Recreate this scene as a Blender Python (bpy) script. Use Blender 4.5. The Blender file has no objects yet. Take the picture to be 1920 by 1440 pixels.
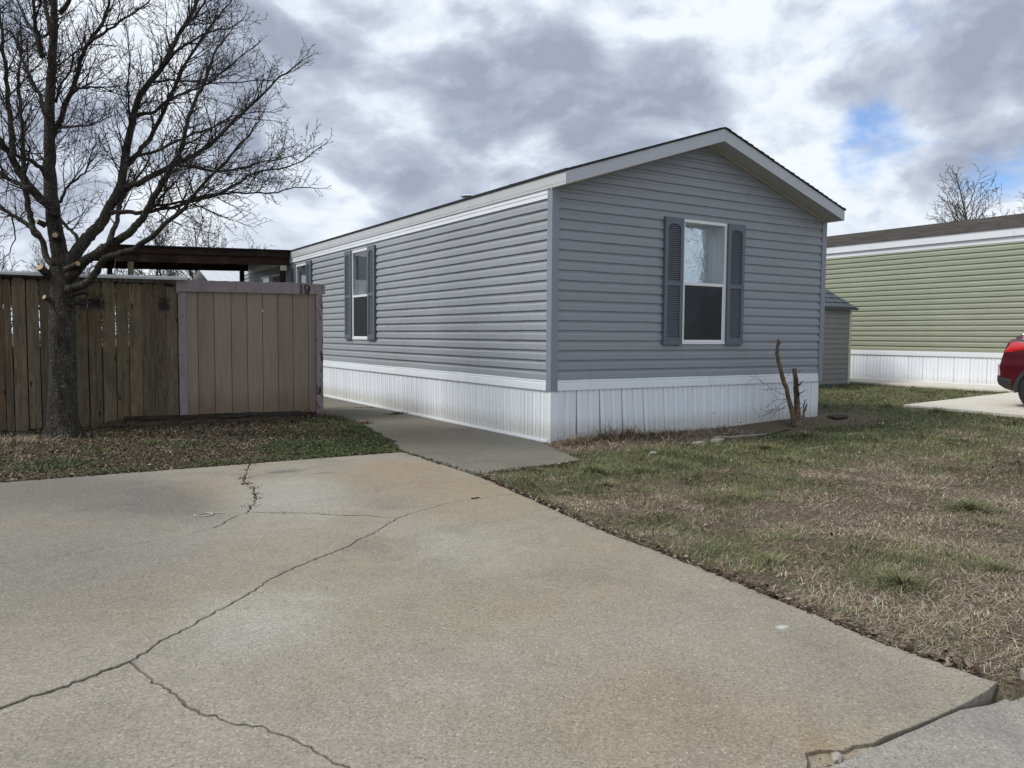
import bpy, bmesh, math, random
import numpy as np
from mathutils import Vector, Matrix
from mathutils import noise as mnoise

# ------------------------------------------------------------------ camera, light, exposure
scn = bpy.context.scene
COL = scn.collection
cam_d = bpy.data.cameras.new('camera')
cam = bpy.data.objects.new('camera', cam_d)
COL.objects.link(cam)
cam_d.sensor_fit = 'HORIZONTAL'
cam_d.sensor_width = 36.0
cam_d.lens = 36.0 * 1485.5 / 1920.0
cam_d.clip_start = 0.05
cam_d.clip_end = 3000
_R = Vector((0.84837109, -0.52935048, 0.00738635))
_U = Vector((0.02580573, 0.05528653, 0.99813705))
_F = Vector((0.52877269, 0.84660001, -0.06056292))
m = Matrix.Identity(4)
for i in range(3):
    m[i][0] = _R[i]; m[i][1] = _U[i]; m[i][2] = -_F[i]
CAM = Vector((-6.098, -8.766, 1.45))
m.translation = CAM
cam.matrix_world = m
scn.camera = cam
scn.view_settings.view_transform = 'Standard'
scn.view_settings.look = 'None'
scn.view_settings.gamma = 1.0
scn.view_settings.use_curve_mapping = False
scn.view_settings.exposure = 0.47
scn.cycles.max_bounces = 8
scn.cycles.transparent_max_bounces = 12

SUN_DIR = Vector((-0.68, 0.32, 0.92)).normalized()      # towards the sun, behind thin cloud
sun_d = bpy.data.lights.new('sun', 'SUN')
sun_d.energy = 2.2
sun_d.angle = math.radians(18)
sun_d.color = (1.0, 0.965, 0.90)
sun = bpy.data.objects.new('sun', sun_d)
COL.objects.link(sun)
sun.rotation_euler = SUN_DIR.to_track_quat('Z', 'Y').to_euler()

world = bpy.data.worlds.new('World')
scn.world = world
world.use_nodes = True
try:
    world.cycles.sampling_method = 'MANUAL'; world.cycles.sample_map_resolution = 1024
except Exception:
    pass

class NT:
    """small helper round a node tree"""
    def __init__(s, tree):
        s.t = tree; s.n = tree.nodes; s.l = tree.links
    def node(s, typ, **kw):
        n = s.n.new(typ)
        for k, v in kw.items():
            setattr(n, k, v)
        return n
    def set(s, sock, v):
        if v is None: return
        if isinstance(v, bpy.types.NodeSocket): s.l.new(v, sock)
        elif isinstance(v, (tuple, list)) and len(v) == 3 and sock.type == 'RGBA': sock.default_value = (*v, 1)
        else: sock.default_value = v
    def math(s, op, a, b=None, c=None, clamp=False):
        n = s.node('ShaderNodeMath', operation=op, use_clamp=clamp)
        for i, v in enumerate((a, b, c)):
            if v is not None: s.set(n.inputs[i], v)
        return n.outputs[0]
    def vmath(s, op, a, b=None, out=0):
        n = s.node('ShaderNodeVectorMath', operation=op)
        for i, v in enumerate((a, b)):
            if v is not None: s.set(n.inputs[i], v)
        return n.outputs[out]
    def mix(s, f, a, b, blend='MIX'):
        n = s.node('ShaderNodeMix', data_type='RGBA', blend_type=blend)
        s.set(n.inputs[0], f); s.set(n.inputs[6], a); s.set(n.inputs[7], b)
        return n.outputs[2]
    def ramp(s, f, stops, interp='LINEAR'):
        n = s.node('ShaderNodeValToRGB')
        n.color_ramp.interpolation = interp
        e = n.color_ramp.elements
        while len(e) < len(stops): e.new(0.5)
        for el, (p, c) in zip(e, stops):
            el.position = p
            el.color = (c, c, c, 1) if not isinstance(c, (tuple, list)) else (*c, 1)
        s.set(n.inputs[0], f)
        return n.outputs[0]
    def noise(s, vec, scale, detail=4, rough=0.55, dist=0.0, lac=2.0):
        n = s.node('ShaderNodeTexNoise')
        if vec is not None: s.set(n.inputs['Vector'], vec)
        n.inputs['Scale'].default_value = scale; n.inputs['Detail'].default_value = detail
        n.inputs['Roughness'].default_value = rough; n.inputs['Distortion'].default_value = dist
        n.inputs['Lacunarity'].default_value = lac
        return n.outputs[0]
    def voronoi(s, vec, scale, feature='F1', rnd=1.0):
        n = s.node('ShaderNodeTexVoronoi', feature=feature)
        if vec is not None: s.set(n.inputs['Vector'], vec)
        n.inputs['Scale'].default_value = scale; n.inputs['Randomness'].default_value = rnd
        return n
    def scale(s, vec, xyz, loc=(0, 0, 0)):
        n = s.node('ShaderNodeMapping')
        s.set(n.inputs[0], vec); n.inputs[1].default_value = loc; n.inputs[3].default_value = xyz
        return n.outputs[0]
    def smooth(s, x, lo, hi):
        n = s.node('ShaderNodeMapRange', interpolation_type='SMOOTHSTEP')
        s.set(n.inputs[0], x); n.inputs[1].default_value = lo; n.inputs[2].default_value = hi
        return n.outputs[0]

# ---- sky: broken winter cloud layer in front of the physical sky
w = NT(world.node_tree)
w.n.clear()
out = w.node('ShaderNodeOutputWorld')
sky = w.node('ShaderNodeTexSky', sky_type='NISHITA')
sky.sun_disc = False
sky.sun_elevation = math.asin(SUN_DIR.z)
sky.sun_rotation = math.atan2(SUN_DIR.x, SUN_DIR.y)
bg_sky = w.node('ShaderNodeBackground'); bg_sky.inputs[1].default_value = 0.12
w.l.new(w.mix(1.0, sky.outputs[0], (0.62, 0.82, 1.12), 'MULTIPLY'), bg_sky.inputs[0])
tc = w.node('ShaderNodeTexCoord')
sep = w.node('ShaderNodeSeparateXYZ'); w.l.new(tc.outputs['Generated'], sep.inputs[0])
cv = w.scale(tc.outputs['Generated'], (1.0, 1.0, 1.7), (41.3, 6.1, -3.2))
warp = w.node('ShaderNodeTexNoise'); w.l.new(cv, warp.inputs['Vector']); warp.inputs['Scale'].default_value = 3.0; warp.inputs['Detail'].default_value = 3
cw_ = w.vmath('ADD', cv, w.scale(w.vmath('SUBTRACT', warp.outputs[1], (0.5, 0.5, 0.5)), (0.16, 0.16, 0.16)))
def patch_of_sky(d, width):
    """0..1 round a compass direction, for the larger cloud masses"""
    k = w.vmath('DOT_PRODUCT', tc.outputs['Generated'], Vector(d).normalized()[:], out=1)
    return w.smooth(k, math.cos(width), math.cos(width * 0.15))
n_big = w.noise(cw_, 3.4, 2, 0.45)
n_mid = w.noise(cw_, 11.0, 8, 0.57)
n_lit = w.noise(w.vmath('ADD', cw_, tuple(SUN_DIR * 0.020)), 11.0, 5, 0.55)
def puffs(vec):
    """rounded cloud heads of two sizes"""
    tot = None
    for sc_, k_ in ((5.5, 0.34), (12.0, 0.20)):
        vo = w.node('ShaderNodeTexVoronoi', feature='F1'); w.l.new(vec, vo.inputs['Vector'])
        vo.inputs['Scale'].default_value = sc_
        q = w.math('MULTIPLY', w.math('SUBTRACT', 0.42, vo.outputs['Distance']), k_)
        tot = q if tot is None else w.math('ADD', tot, q)
    return tot
wn2 = w.node('ShaderNodeTexNoise'); w.l.new(cw_, wn2.inputs['Vector']); wn2.inputs['Scale'].default_value = 9.0; wn2.inputs['Detail'].default_value = 6; wn2.inputs['Roughness'].default_value = 0.6
cw2 = w.vmath('ADD', cw_, w.scale(w.vmath('SUBTRACT', wn2.outputs[1], (0.5, 0.5, 0.5)), (0.11, 0.11, 0.11)))
p_a = puffs(cw2); p_b = puffs(w.vmath('ADD', cw2, tuple(SUN_DIR * 0.03)))
dens = w.math('ADD', w.math('ADD', w.math('MULTIPLY', n_big, 0.40), w.math('MULTIPLY', n_mid, 0.66)), w.math('ADD', p_a, 0.09))
for d, wd, am in (((0.387, 0.857, 0.341), 0.24, 0.085), ((0.603, 0.718, 0.348), 0.17, 0.07), ((0.843, 0.46, 0.278), 0.22, 0.06), ((0.465, 0.846, 0.26), 0.13, -0.05), ((0.322, 0.928, 0.189), 0.10, -0.07), ((0.109, 0.962, 0.25), 0.14, -0.08), ((0.778, 0.614, 0.133), 0.15, -0.07), ((0.774, 0.537, 0.337), 0.09, -0.10), ((0.011, 0.959, 0.282), 0.14, 0.05), ((0.641, 0.714, 0.281), 0.12, 0.05), ((0.404, 0.894, 0.192), 0.12, 0.05)):
    dens = w.math('ADD', dens, w.math('MULTIPLY', patch_of_sky(d, wd), am))
lit = w.math('ADD', w.math('MULTIPLY', w.math('SUBTRACT', n_mid, n_lit), 1.8), w.math('MULTIPLY', w.math('SUBTRACT', p_a, p_b), 2.2))
body = w.math('SUBTRACT', w.smooth(dens, 0.45, 0.80), lit, clamp=True)
shade = w.ramp(body, [(0.0, (0.66, 0.70, 0.74)), (0.20, (0.565, 0.615, 0.685)), (0.45, (0.42, 0.465, 0.55)), (0.75, (0.325, 0.362, 0.445)), (1.0, (0.262, 0.292, 0.368))])
hor = w.smooth(sep.outputs[2], 0.0, 0.2)
shade = w.mix(w.math('MULTIPLY', w.math('SUBTRACT', 1.0, hor), 0.45), shade, (0.58, 0.615, 0.675))
bg_cl = w.node('ShaderNodeBackground'); bg_cl.inputs[1].default_value = 1.0
w.l.new(shade, bg_cl.inputs[0])
gap = w.noise(w.vmath('ADD', cw_, (4.1, -2.2, 1.3)), 4.0, 7, 0.55)
for d, wd, am in (((0.813, 0.545, 0.207), 0.07, -0.13), ((0.872, 0.445, 0.206), 0.08, -0.12)):
    gap = w.math('ADD', gap, w.math('MULTIPLY', patch_of_sky(d, wd), am))
cover = w.smooth(gap, 0.19, 0.37)
mx = w.node('ShaderNodeMixShader')
w.l.new(cover, mx.inputs[0]); w.l.new(bg_sky.outputs[0], mx.inputs[1]); w.l.new(bg_cl.outputs[0], mx.inputs[2])
w.l.new(mx.outputs[0], out.inputs[0])

rng = np.random.default_rng(11)
random.seed(11)

# ------------------------------------------------------------------ materials
def new_mat(name):
    mt = bpy.data.materials.new(name); mt.use_nodes = True
    t = NT(mt.node_tree); t.n.clear()
    o = t.node('ShaderNodeOutputMaterial'); b = t.node('ShaderNodeBsdfPrincipled')
    t.l.new(b.outputs[0], o.inputs[0])
    t.b = b; t.o = o; t.mt = mt
    t.tc = t.node('ShaderNodeTexCoord'); t.obj = t.tc.outputs['Object']
    t.info = t.node('ShaderNodeObjectInfo'); t.rand = t.info.outputs['Random']
    t.geo = t.node('ShaderNodeNewGeometry'); t.pos = t.geo.outputs['Position']
    return mt, t

def bump(t, h, strength=0.3, dist=0.01):
    n = t.node('ShaderNodeBump'); n.inputs['Strength'].default_value = strength; n.inputs['Distance'].default_value = dist
    t.set(n.inputs['Height'], h); t.l.new(n.outputs[0], t.b.inputs['Normal'])

def vary(t, col, lo, hi):
    """per-object brightness difference"""
    f = t.math('ADD', t.math('MULTIPLY', t.rand, hi - lo), lo)
    return t.mix(1.0, col, t.vmath('SCALE', (1, 1, 1), None) if False else f, 'MULTIPLY')

def mat_plain(name, col, rough=0.5, var=0.0, nscale=3.0, namt=0.12, spec=0.5, metal=0.0, coat=0.0):
    mt, t = new_mat(name)
    c = col
    n = t.noise(t.pos, nscale, 5, 0.6)
    f = t.math('ADD', t.math('MULTIPLY', n, 2 * namt), 1 - namt)
    if var: f = t.math('MULTIPLY', f, t.math('ADD', t.math('MULTIPLY', t.rand, 2 * var), 1 - var))
    c = t.mix(1.0, col, f, 'MULTIPLY')
    t.l.new(c, t.b.inputs['Base Color'])
    t.b.inputs['Roughness'].default_value = rough; t.b.inputs['Metallic'].default_value = metal
    t.b.inputs['Specular IOR Level'].default_value = spec; t.b.inputs['Coat Weight'].default_value = coat
    return mt

def mat_vinyl(name, col, axis, rough=0.42, dirt=0.25, var=0.035, mould=None):
    """embossed vinyl: faint wood grain along the board, chalky streaks, dirt"""
    mt, t = new_mat(name)
    sc = (1.2, 60, 60) if axis == 'x' else (60, 1.2, 60)
    g = t.noise(t.scale(t.pos, sc), 1.0, 4, 0.6)
    big = t.noise(t.pos, 0.9, 4, 0.55)
    st = t.noise(t.scale(t.pos, (5, 5, 0.7)), 1.0, 5, 0.6)
    f = t.math('ADD', 1 - var, t.math('MULTIPLY', t.rand, 2 * var))
    f = t.math('MULTIPLY', f, t.math('ADD', 0.94, t.math('MULTIPLY', g, 0.12)))
    c = t.mix(1.0, col, f, 'MULTIPLY')
    c = t.mix(t.math('MULTIPLY', t.smooth(st, 0.5, 0.8), dirt), c, tuple(x * 0.72 for x in col))
    c = t.mix(t.math('MULTIPLY', t.smooth(big, 0.5, 0.75), 0.14), c, tuple(min(1, x * 1.3 + 0.03) for x in col))
    if mould:
        ml = t.noise(t.scale(t.pos, (0.7, 0.7, 2.2)), 1.3, 6, 0.65)
        c = t.mix(t.math('MULTIPLY', t.smooth(ml, 0.56, 0.74), 0.35), c, mould)
    t.l.new(c, t.b.inputs['Base Color'])
    t.set(t.b.inputs['Roughness'], t.math('ADD', rough, t.math('MULTIPLY', g, 0.12)))
    t.b.inputs['Specular IOR Level'].default_value = 0.4
    bump(t, t.math('ADD', g, t.math('MULTIPLY', t.noise(t.pos, 3.0, 2), 1.5)), 0.12, 0.004)
    return mt

def mat_skirt(name, col, z0, perf=True, axis='x'):
    mt, t = new_mat(name)
    sep_ = t.node('ShaderNodeSeparateXYZ'); t.l.new(t.pos, sep_.inputs[0])
    st = t.noise(t.scale(t.pos, (9, 9, 0.8)), 1.0, 5, 0.62)
    sp = t.noise(t.pos, 14, 5, 0.7)
    low = t.math('SUBTRACT', 1.0, t.smooth(t.math('SUBTRACT', sep_.outputs[2], t.math('MULTIPLY', sp, 0.3)), z0 - 0.12, z0 + 0.16))
    c = t.mix(t.math('MULTIPLY', t.smooth(st, 0.50, 0.80), 0.25), col, (0.58, 0.58, 0.53))
    c = t.mix(t.math('MULTIPLY', low, 0.5), c, (0.42, 0.38, 0.29))
    c = t.mix(1.0, c, t.math('ADD', 0.95, t.math('MULTIPLY', t.rand, 0.07)), 'MULTIPLY')
    if perf:   # vent holes pressed into the wide ribs, in diagonal rows
        gx = t.math('FRACT', t.math('MULTIPLY', t.math('ADD', sep_.outputs[0], sep_.outputs[1]), 1 / 0.026))
        row = t.math('FLOOR', t.math('MULTIPLY', sep_.outputs[2], 1 / 0.016))
        gx = t.math('FRACT', t.math('ADD', t.math('MULTIPLY', t.math('ADD', sep_.outputs[0], sep_.outputs[1]), 1 / 0.030), t.math('MULTIPLY', row, 0.37)))
        gz = t.math('FRACT', t.math('MULTIPLY', sep_.outputs[2], 1 / 0.016))
        hole = t.math('MULTIPLY', t.math('GREATER_THAN', gx, 0.62), t.math('GREATER_THAN', gz, 0.5))
        at = t.node('ShaderNodeAttribute'); at.attribute_name = 'vent'
        hole = t.math('MULTIPLY', hole, at.outputs['Fac'])
        c = t.mix(t.math('MULTIPLY', hole, 0.42), c, (0.12, 0.12, 0.13))
    t.l.new(c, t.b.inputs['Base Color'])
    t.b.inputs['Roughness'].default_value = 0.38
    return mt

def mat_wood(name, cols, grain=(28, 28, 1.6), rough=0.85, stain=None, var=0.25, moss=0.0):
    mt, t = new_mat(name)
    off = t.node('ShaderNodeCombineXYZ')
    for i, k in enumerate((37.0, 91.0, 53.0)): t.set(off.inputs[i], t.math('MULTIPLY', t.rand, k))
    v = t.vmath('ADD', t.obj, off.outputs[0])
    warp = t.noise(t.scale(v, (6, 6, 1.2)), 1.0, 3, 0.5)
    wv = t.node('ShaderNodeVectorMath', operation='MULTIPLY_ADD')
    g = t.noise(t.vmath('ADD', t.scale(v, grain), t.vmath('SCALE', t.vmath('MULTIPLY', (1, 1, 0), (1, 1, 1)), None)) if False else t.scale(v, grain), 1.0, 6, 0.68, 0.6)
    ring = t.math('SINE', t.math('MULTIPLY', t.math('ADD', warp, t.math('MULTIPLY', g, 0.25)), 46.0))
    knot = t.voronoi(t.scale(v, (7.0, 7.0, 2.6)), 1.0)
    kn = t.smooth(knot.outputs['Distance'], 0.16, 0.06)
    f = t.math('ADD', t.math('MULTIPLY', g, 0.72), t.math('MULTIPLY', ring, 0.06))
    c = t.ramp(f, [(0.18, cols[0]), (0.42, cols[1]), (0.68, cols[2])])
    big = t.noise(t.scale(v, (2.5, 2.5, 0.9)), 1.0, 4, 0.6)
    hue = t.ramp(t.math('FRACT', t.math('MULTIPLY', t.rand, 7.31)), [(0.0, (0.88, 0.89, 0.92)), (0.35, (1.0, 0.98, 0.92)), (0.55, (0.86, 0.89, 0.80)), (0.8, (1.0, 0.93, 0.82)), (1.0, (1.2, 0.94, 0.74))])
    c = t.mix(1.0, c, hue, 'MULTIPLY')
    c = t.mix(1.0, c, t.math('ADD', 1 - var, t.math('MULTIPLY', t.math('FRACT', t.math('MULTIPLY', t.rand, 3.77)), 2 * var)), 'MULTIPLY')
    c = t.mix(t.math('MULTIPLY', t.smooth(big, 0.5, 0.72), 0.55), c, (0.055, 0.05, 0.045))
    c = t.mix(t.math('MULTIPLY', kn, 0.85), c, (0.02, 0.014, 0.01))
    if moss:
        mo = t.noise(t.scale(v, (3, 3, 1.0)), 1.7, 5, 0.65)
        c = t.mix(t.math('MULTIPLY', t.smooth(mo, 0.55, 0.75), moss), c, (0.07, 0.08, 0.035))
    if stain: c = stain(t, c)
    t.l.new(c, t.b.inputs['Base Color']); t.b.inputs['Roughness'].default_value = rough
    t.b.inputs['Specular IOR Level'].default_value = 0.2
    bump(t, f, 0.5, 0.004)
    return mt

M = {}
M['siding_x'] = mat_vinyl('gray_siding_gable_shaded', (0.264, 0.286, 0.312), 'x')  # same siding as the side wall, the gable's shade toned into its colour
M['siding_y'] = mat_vinyl('gray_siding_side', (0.282, 0.305, 0.325), 'y', mould=(0.25, 0.272, 0.262))
M['corner'] = mat_plain('gray_corner_post', (0.225, 0.25, 0.29), 0.4, namt=0.06)
M['white_trim'] = mat_vinyl('white_metal_trim', (0.74, 0.78, 0.82), 'y', 0.35, 0.22)
M['fascia'] = mat_vinyl('aged_fascia', (0.50, 0.52, 0.53), 'y', 0.4, 0.25, mould=(0.36, 0.38, 0.34))
M['fascia_gable'] = mat_vinyl('aged_fascia_gable', (0.47, 0.49, 0.53), 'x', 0.4, 0.25)
M['soffit'] = mat_plain('soffit', (0.42, 0.42, 0.41), 0.6, namt=0.05)
M['cream'] = mat_plain('cream_channel', (0.46, 0.43, 0.35), 0.5)
M['shingle'] = mat_plain('dark_shingle', (0.035, 0.036, 0.042), 0.95, nscale=60, namt=0.4, spec=0.15)
M['skirt'] = mat_skirt('white_skirting', (0.84, 0.88, 0.93), 0.06)
M['window_white'] = mat_plain('window_vinyl', (0.76, 0.77, 0.78), 0.35, namt=0.04)
M['shutter'] = mat_plain('slate_blue_shutter', (0.115, 0.132, 0.160), 0.45, namt=0.1)
M['green_siding'] = mat_vinyl('sage_siding', (0.262, 0.276, 0.202), 'y', dirt=0.15)
M['green_trim'] = mat_vinyl('bright_white_trim', (0.72, 0.74, 0.77), 'y', 0.35, 0.1)
M['green_skirt'] = mat_skirt('bright_skirting', (0.82, 0.85, 0.90), 0.25, perf=False)
M['rubber'] = mat_plain('rubber', (0.014, 0.014, 0.015), 0.8, spec=0.3)
M['black_plastic'] = mat_plain('black_plastic', (0.022, 0.022, 0.024), 0.55)
M['alloy'] = mat_plain('alloy', (0.55, 0.56, 0.58), 0.3, metal=0.9)
M['paint_red'] = mat_plain('red_car_paint', (0.070, 0.005, 0.010), 0.28, namt=0.02, coat=1.0, spec=0.5)
M['lamp_red'] = mat_plain('red_lens', (0.50, 0.012, 0.012), 0.12, namt=0.02, coat=1.0)
M['lens_pale'] = mat_plain('pale_lens', (0.50, 0.38, 0.40), 0.2, namt=0.05)
M['car_glass'] = mat_plain('car_glass', (0.012, 0.014, 0.016), 0.06, namt=0.0)
M['digit'] = mat_plain('brown_digit', (0.035, 0.022, 0.022), 0.7)
M['galv'] = mat_plain('galvanised_sheet', (0.62, 0.64, 0.66), 0.35, namt=0.1, metal=0.35)
M['dark_wood'] = mat_wood('dark_carport_wood', [(0.012, 0.008, 0.007), (0.030, 0.019, 0.015), (0.055, 0.034, 0.027)], grain=(1.6, 26, 26))
M['post_wood'] = mat_wood('treated_post', [(0.10, 0.08, 0.055), (0.19, 0.155, 0.11), (0.26, 0.22, 0.16)], var=0.1)
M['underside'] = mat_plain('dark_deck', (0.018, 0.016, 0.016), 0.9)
M['stone'] = mat_plain('pale_limestone', (0.30, 0.275, 0.235), 0.9, nscale=12, namt=0.35)
M['cutwood'] = mat_plain('fresh_cut_wood', (0.42, 0.29, 0.17), 0.8, nscale=25, namt=0.2)
M['shed_siding'] = mat_vinyl('taupe_resin', (0.205, 0.200, 0.198), 'x', 0.6, 0.15)
M['shed_roof'] = mat_plain('slate_resin', (0.05, 0.062, 0.075), 0.5, namt=0.15)
M['dark_room'] = mat_plain('room_wall', (0.16, 0.17, 0.18), 0.9)
M['crack_soil'] = mat_plain('crack_soil', (0.085, 0.075, 0.058), 1.0, nscale=40, namt=0.4)
M['blind'] = mat_plain('white_blind', (0.72, 0.74, 0.74), 0.6)
M['chalk'] = mat_plain('white_cord', (0.45, 0.44, 0.40), 0.9)

def _stain(t, c):
    # soot-like burns under the old planter hooks, about 1.7 m up the boards
    sp = t.node('ShaderNodeSeparateXYZ'); t.l.new(t.pos, sp.inputs[0])
    n = t.noise(t.pos, 9, 4, 0.6)
    z = t.math('ADD', sp.outputs[2], t.math('MULTIPLY', n, 0.12))
    for x0, hw in ((-5.13, 0.17), (-4.13, 0.08)):
        inx = t.smooth(t.math('ABSOLUTE', t.math('SUBTRACT', sp.outputs[0], x0)), hw + 0.02, hw - 0.02)
        dark = t.smooth(t.math('ABSOLUTE', t.math('SUBTRACT', z, 1.94)), 0.13, 0.02)
        warm = t.math('MULTIPLY', t.smooth(z, 1.3, 1.75), t.smooth(z, 1.9, 1.8))
        c = t.mix(t.math('MULTIPLY', t.math('MULTIPLY', inx, warm), 0.32), c, (0.15, 0.088, 0.048))
        c = t.mix(t.math('MULTIPLY', t.math('MULTIPLY', inx, dark), 0.85), c, (0.022, 0.02, 0.02))
    return c
M['picket'] = mat_wood('weathered_picket', [(0.085, 0.068, 0.048), (0.170, 0.138, 0.098), (0.235, 0.196, 0.145)], stain=_stain, moss=0.5)
M['rail'] = mat_wood('fence_rail', [(0.04, 0.03, 0.02), (0.09, 0.07, 0.05), (0.13, 0.11, 0.08)], grain=(1.6, 28, 28))
M['timber'] = mat_wood('rotting_timber', [(0.018, 0.015, 0.013), (0.055, 0.045, 0.035), (0.13, 0.105, 0.08)], grain=(1.5, 30, 30))

def mat_panel():
    mt, t = new_mat('tan_plywood')
    g = t.noise(t.scale(t.pos, (70, 70, 2.2)), 1.0, 5, 0.65)
    st = t.noise(t.scale(t.pos, (7, 7, 0.5)), 1.0, 4, 0.6)
    c = t.ramp(g, [(0.25, (0.21, 0.165, 0.125)), (0.5, (0.268, 0.213, 0.163)), (0.75, (0.295, 0.238, 0.186))])
    c = t.mix(t.math('MULTIPLY', t.smooth(st, 0.5, 0.75), 0.5), c, (0.155, 0.125, 0.098))
    sp = t.node('ShaderNodeSeparateXYZ'); t.l.new(t.pos, sp.inputs[0])
    low = t.smooth(t.math('SUBTRACT', sp.outputs[2], t.math('MULTIPLY', st, 0.5)), 0.35, -0.05)
    c = t.mix(t.math('MULTIPLY', low, 0.5), c, (0.15, 0.095, 0.062))
    c = t.mix(1.0, c, t.math('ADD', 0.92, t.math('MULTIPLY', t.rand, 0.16)), 'MULTIPLY')
    t.l.new(c, t.b.inputs['Base Color']); t.b.inputs['Roughness'].default_value = 0.8
    bump(t, g, 0.25, 0.003)
    return mt
M['panel'] = mat_panel()

def mat_peeling():
    mt, t = new_mat('peeling_mauve_paint')
    g = t.noise(t.scale(t.pos, (22, 22, 3)), 1.0, 5, 0.6)
    c = t.ramp(g, [(0.2, (0.20, 0.165, 0.165)), (0.6, (0.275, 0.232, 0.24)), (0.9, (0.31, 0.265, 0.275))])
    p = t.noise(t.scale(t.pos, (16, 16, 7)), 1.0, 6, 0.7, 0.8)
    sp = t.node('ShaderNodeSeparateXYZ'); t.l.new(t.pos, sp.inputs[0])
    edge = t.math('MULTIPLY', t.smooth(sp.outputs[0], -2.2, -1.6), 0.13)
    f = t.smooth(t.math('ADD', p, edge), 0.685, 0.70)
    c = t.mix(f, c, (0.028, 0.018, 0.017))
    t.l.new(c, t.b.inputs['Base Color']); t.b.inputs['Roughness'].default_value = 0.75
    bump(t, t.math('SUBTRACT', 1.0, f), 0.5, 0.004)
    return mt
M['peel'] = mat_peeling()

def mat_bark(name, dark, light, moss):
    mt, t = new_mat(name)
    n = t.noise(t.scale(t.pos, (16, 16, 4.5)), 1.0, 6, 0.72, 0.5)
    v = t.voronoi(t.vmath('ADD', t.scale(t.pos, (38, 38, 11)), t.noise(t.pos, 9, 4, 0.6)), 1.0, 'DISTANCE_TO_EDGE')
    l = t.noise(t.pos, 5.5, 5, 0.7)
    sp = t.noise(t.pos, 38, 3, 0.6)
    c = t.ramp(n, [(0.3, dark), (0.62, light)])
    c = t.mix(t.math('MULTIPLY', t.smooth(v.outputs[0], 0.07, 0.0), 0.45), c, tuple(x * 0.4 for x in dark))
    c = t.mix(t.math('MULTIPLY', t.smooth(sp, 0.56, 0.66), t.smooth(l, 0.36, 0.56)), c, (0.20, 0.20, 0.17))
    c = t.mix(t.math('MULTIPLY', t.smooth(t.noise(t.scale(t.pos, (3, 3, 1.6)), 1.0, 5, 0.7), 0.52, 0.68), 0.7), c, (0.016, 0.014, 0.012))
    c = t.mix(t.math('MULTIPLY', t.smooth(l, 0.55, 0.75), moss), c, (0.055, 0.052, 0.03))
    t.l.new(c, t.b.inputs['Base Color']); t.b.inputs['Roughness'].default_value = 0.95
    t.b.inputs['Specular IOR Level'].default_value = 0.15
    bump(t, t.math('ADD', t.math('ADD', n, t.math('MULTIPLY', v.outputs[0], 0.9)), t.math('MULTIPLY', sp, 0.5)), 1.0, 0.045)
    return mt
M['bark'] = mat_bark('maple_bark', (0.028, 0.025, 0.021), (0.090, 0.083, 0.069), 0.4)
M['twig'] = mat_plain('twig_bark', (0.035, 0.029, 0.026), 0.9, nscale=8, namt=0.3, spec=0.2)
M['far_twig'] = mat_plain('far_twig_bark', (0.06, 0.052, 0.048), 0.9, nscale=2, namt=0.3, spec=0.2)
M['stump'] = mat_bark('reddish_bark', (0.14, 0.095, 0.068), (0.33, 0.23, 0.165), 0.15)

def mat_attr(name, rough=0.85, trans=0.25):
    mt, t = new_mat(name)
    a = t.node('ShaderNodeAttribute'); a.attribute_name = 'Col'
    t.l.new(a.outputs['Color'], t.b.inputs['Base Color'])
    t.b.inputs['Roughness'].default_value = rough; t.b.inputs['Specular IOR Level'].default_value = 0.2
    return mt
M['blade'] = mat_attr('grass_blades')

# --- glass
def mat_glass(name, tint, refl):
    mt, t = new_mat(name)
    t.n.remove(t.b)
    tr = t.node('ShaderNodeBsdfTransparent'); tr.inputs[0].default_value = (*tint, 1)
    gl = t.node('ShaderNodeBsdfGlossy'); gl.inputs['Roughness'].default_value = 0.015
    cs_ = t.math('ABSOLUTE', t.vmath('DOT_PRODUCT', t.geo.outputs['Normal'], t.geo.outputs['Incoming'], out=1))
    f = t.math('ADD', t.math('MULTIPLY', t.math('POWER', t.math('SUBTRACT', 1.0, cs_), 5.0), 0.9), refl, clamp=True)
    mx = t.node('ShaderNodeMixShader'); t.l.new(f, mx.inputs[0]); t.l.new(tr.outputs[0], mx.inputs[1]); t.l.new(gl.outputs[0], mx.inputs[2])
    n = t.noise(t.pos, 2.2, 2); b = t.node('ShaderNodeBump'); b.inputs['Strength'].default_value = 0.04; b.inputs['Distance'].default_value = 0.02
    t.l.new(n, b.inputs['Height']); t.l.new(b.outputs[0], gl.inputs['Normal'])
    t.l.new(mx.outputs[0], t.o.inputs[0])
    return mt
M['glass'] = mat_glass('window_glass', (0.90, 0.93, 0.94), 0.03)
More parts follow.
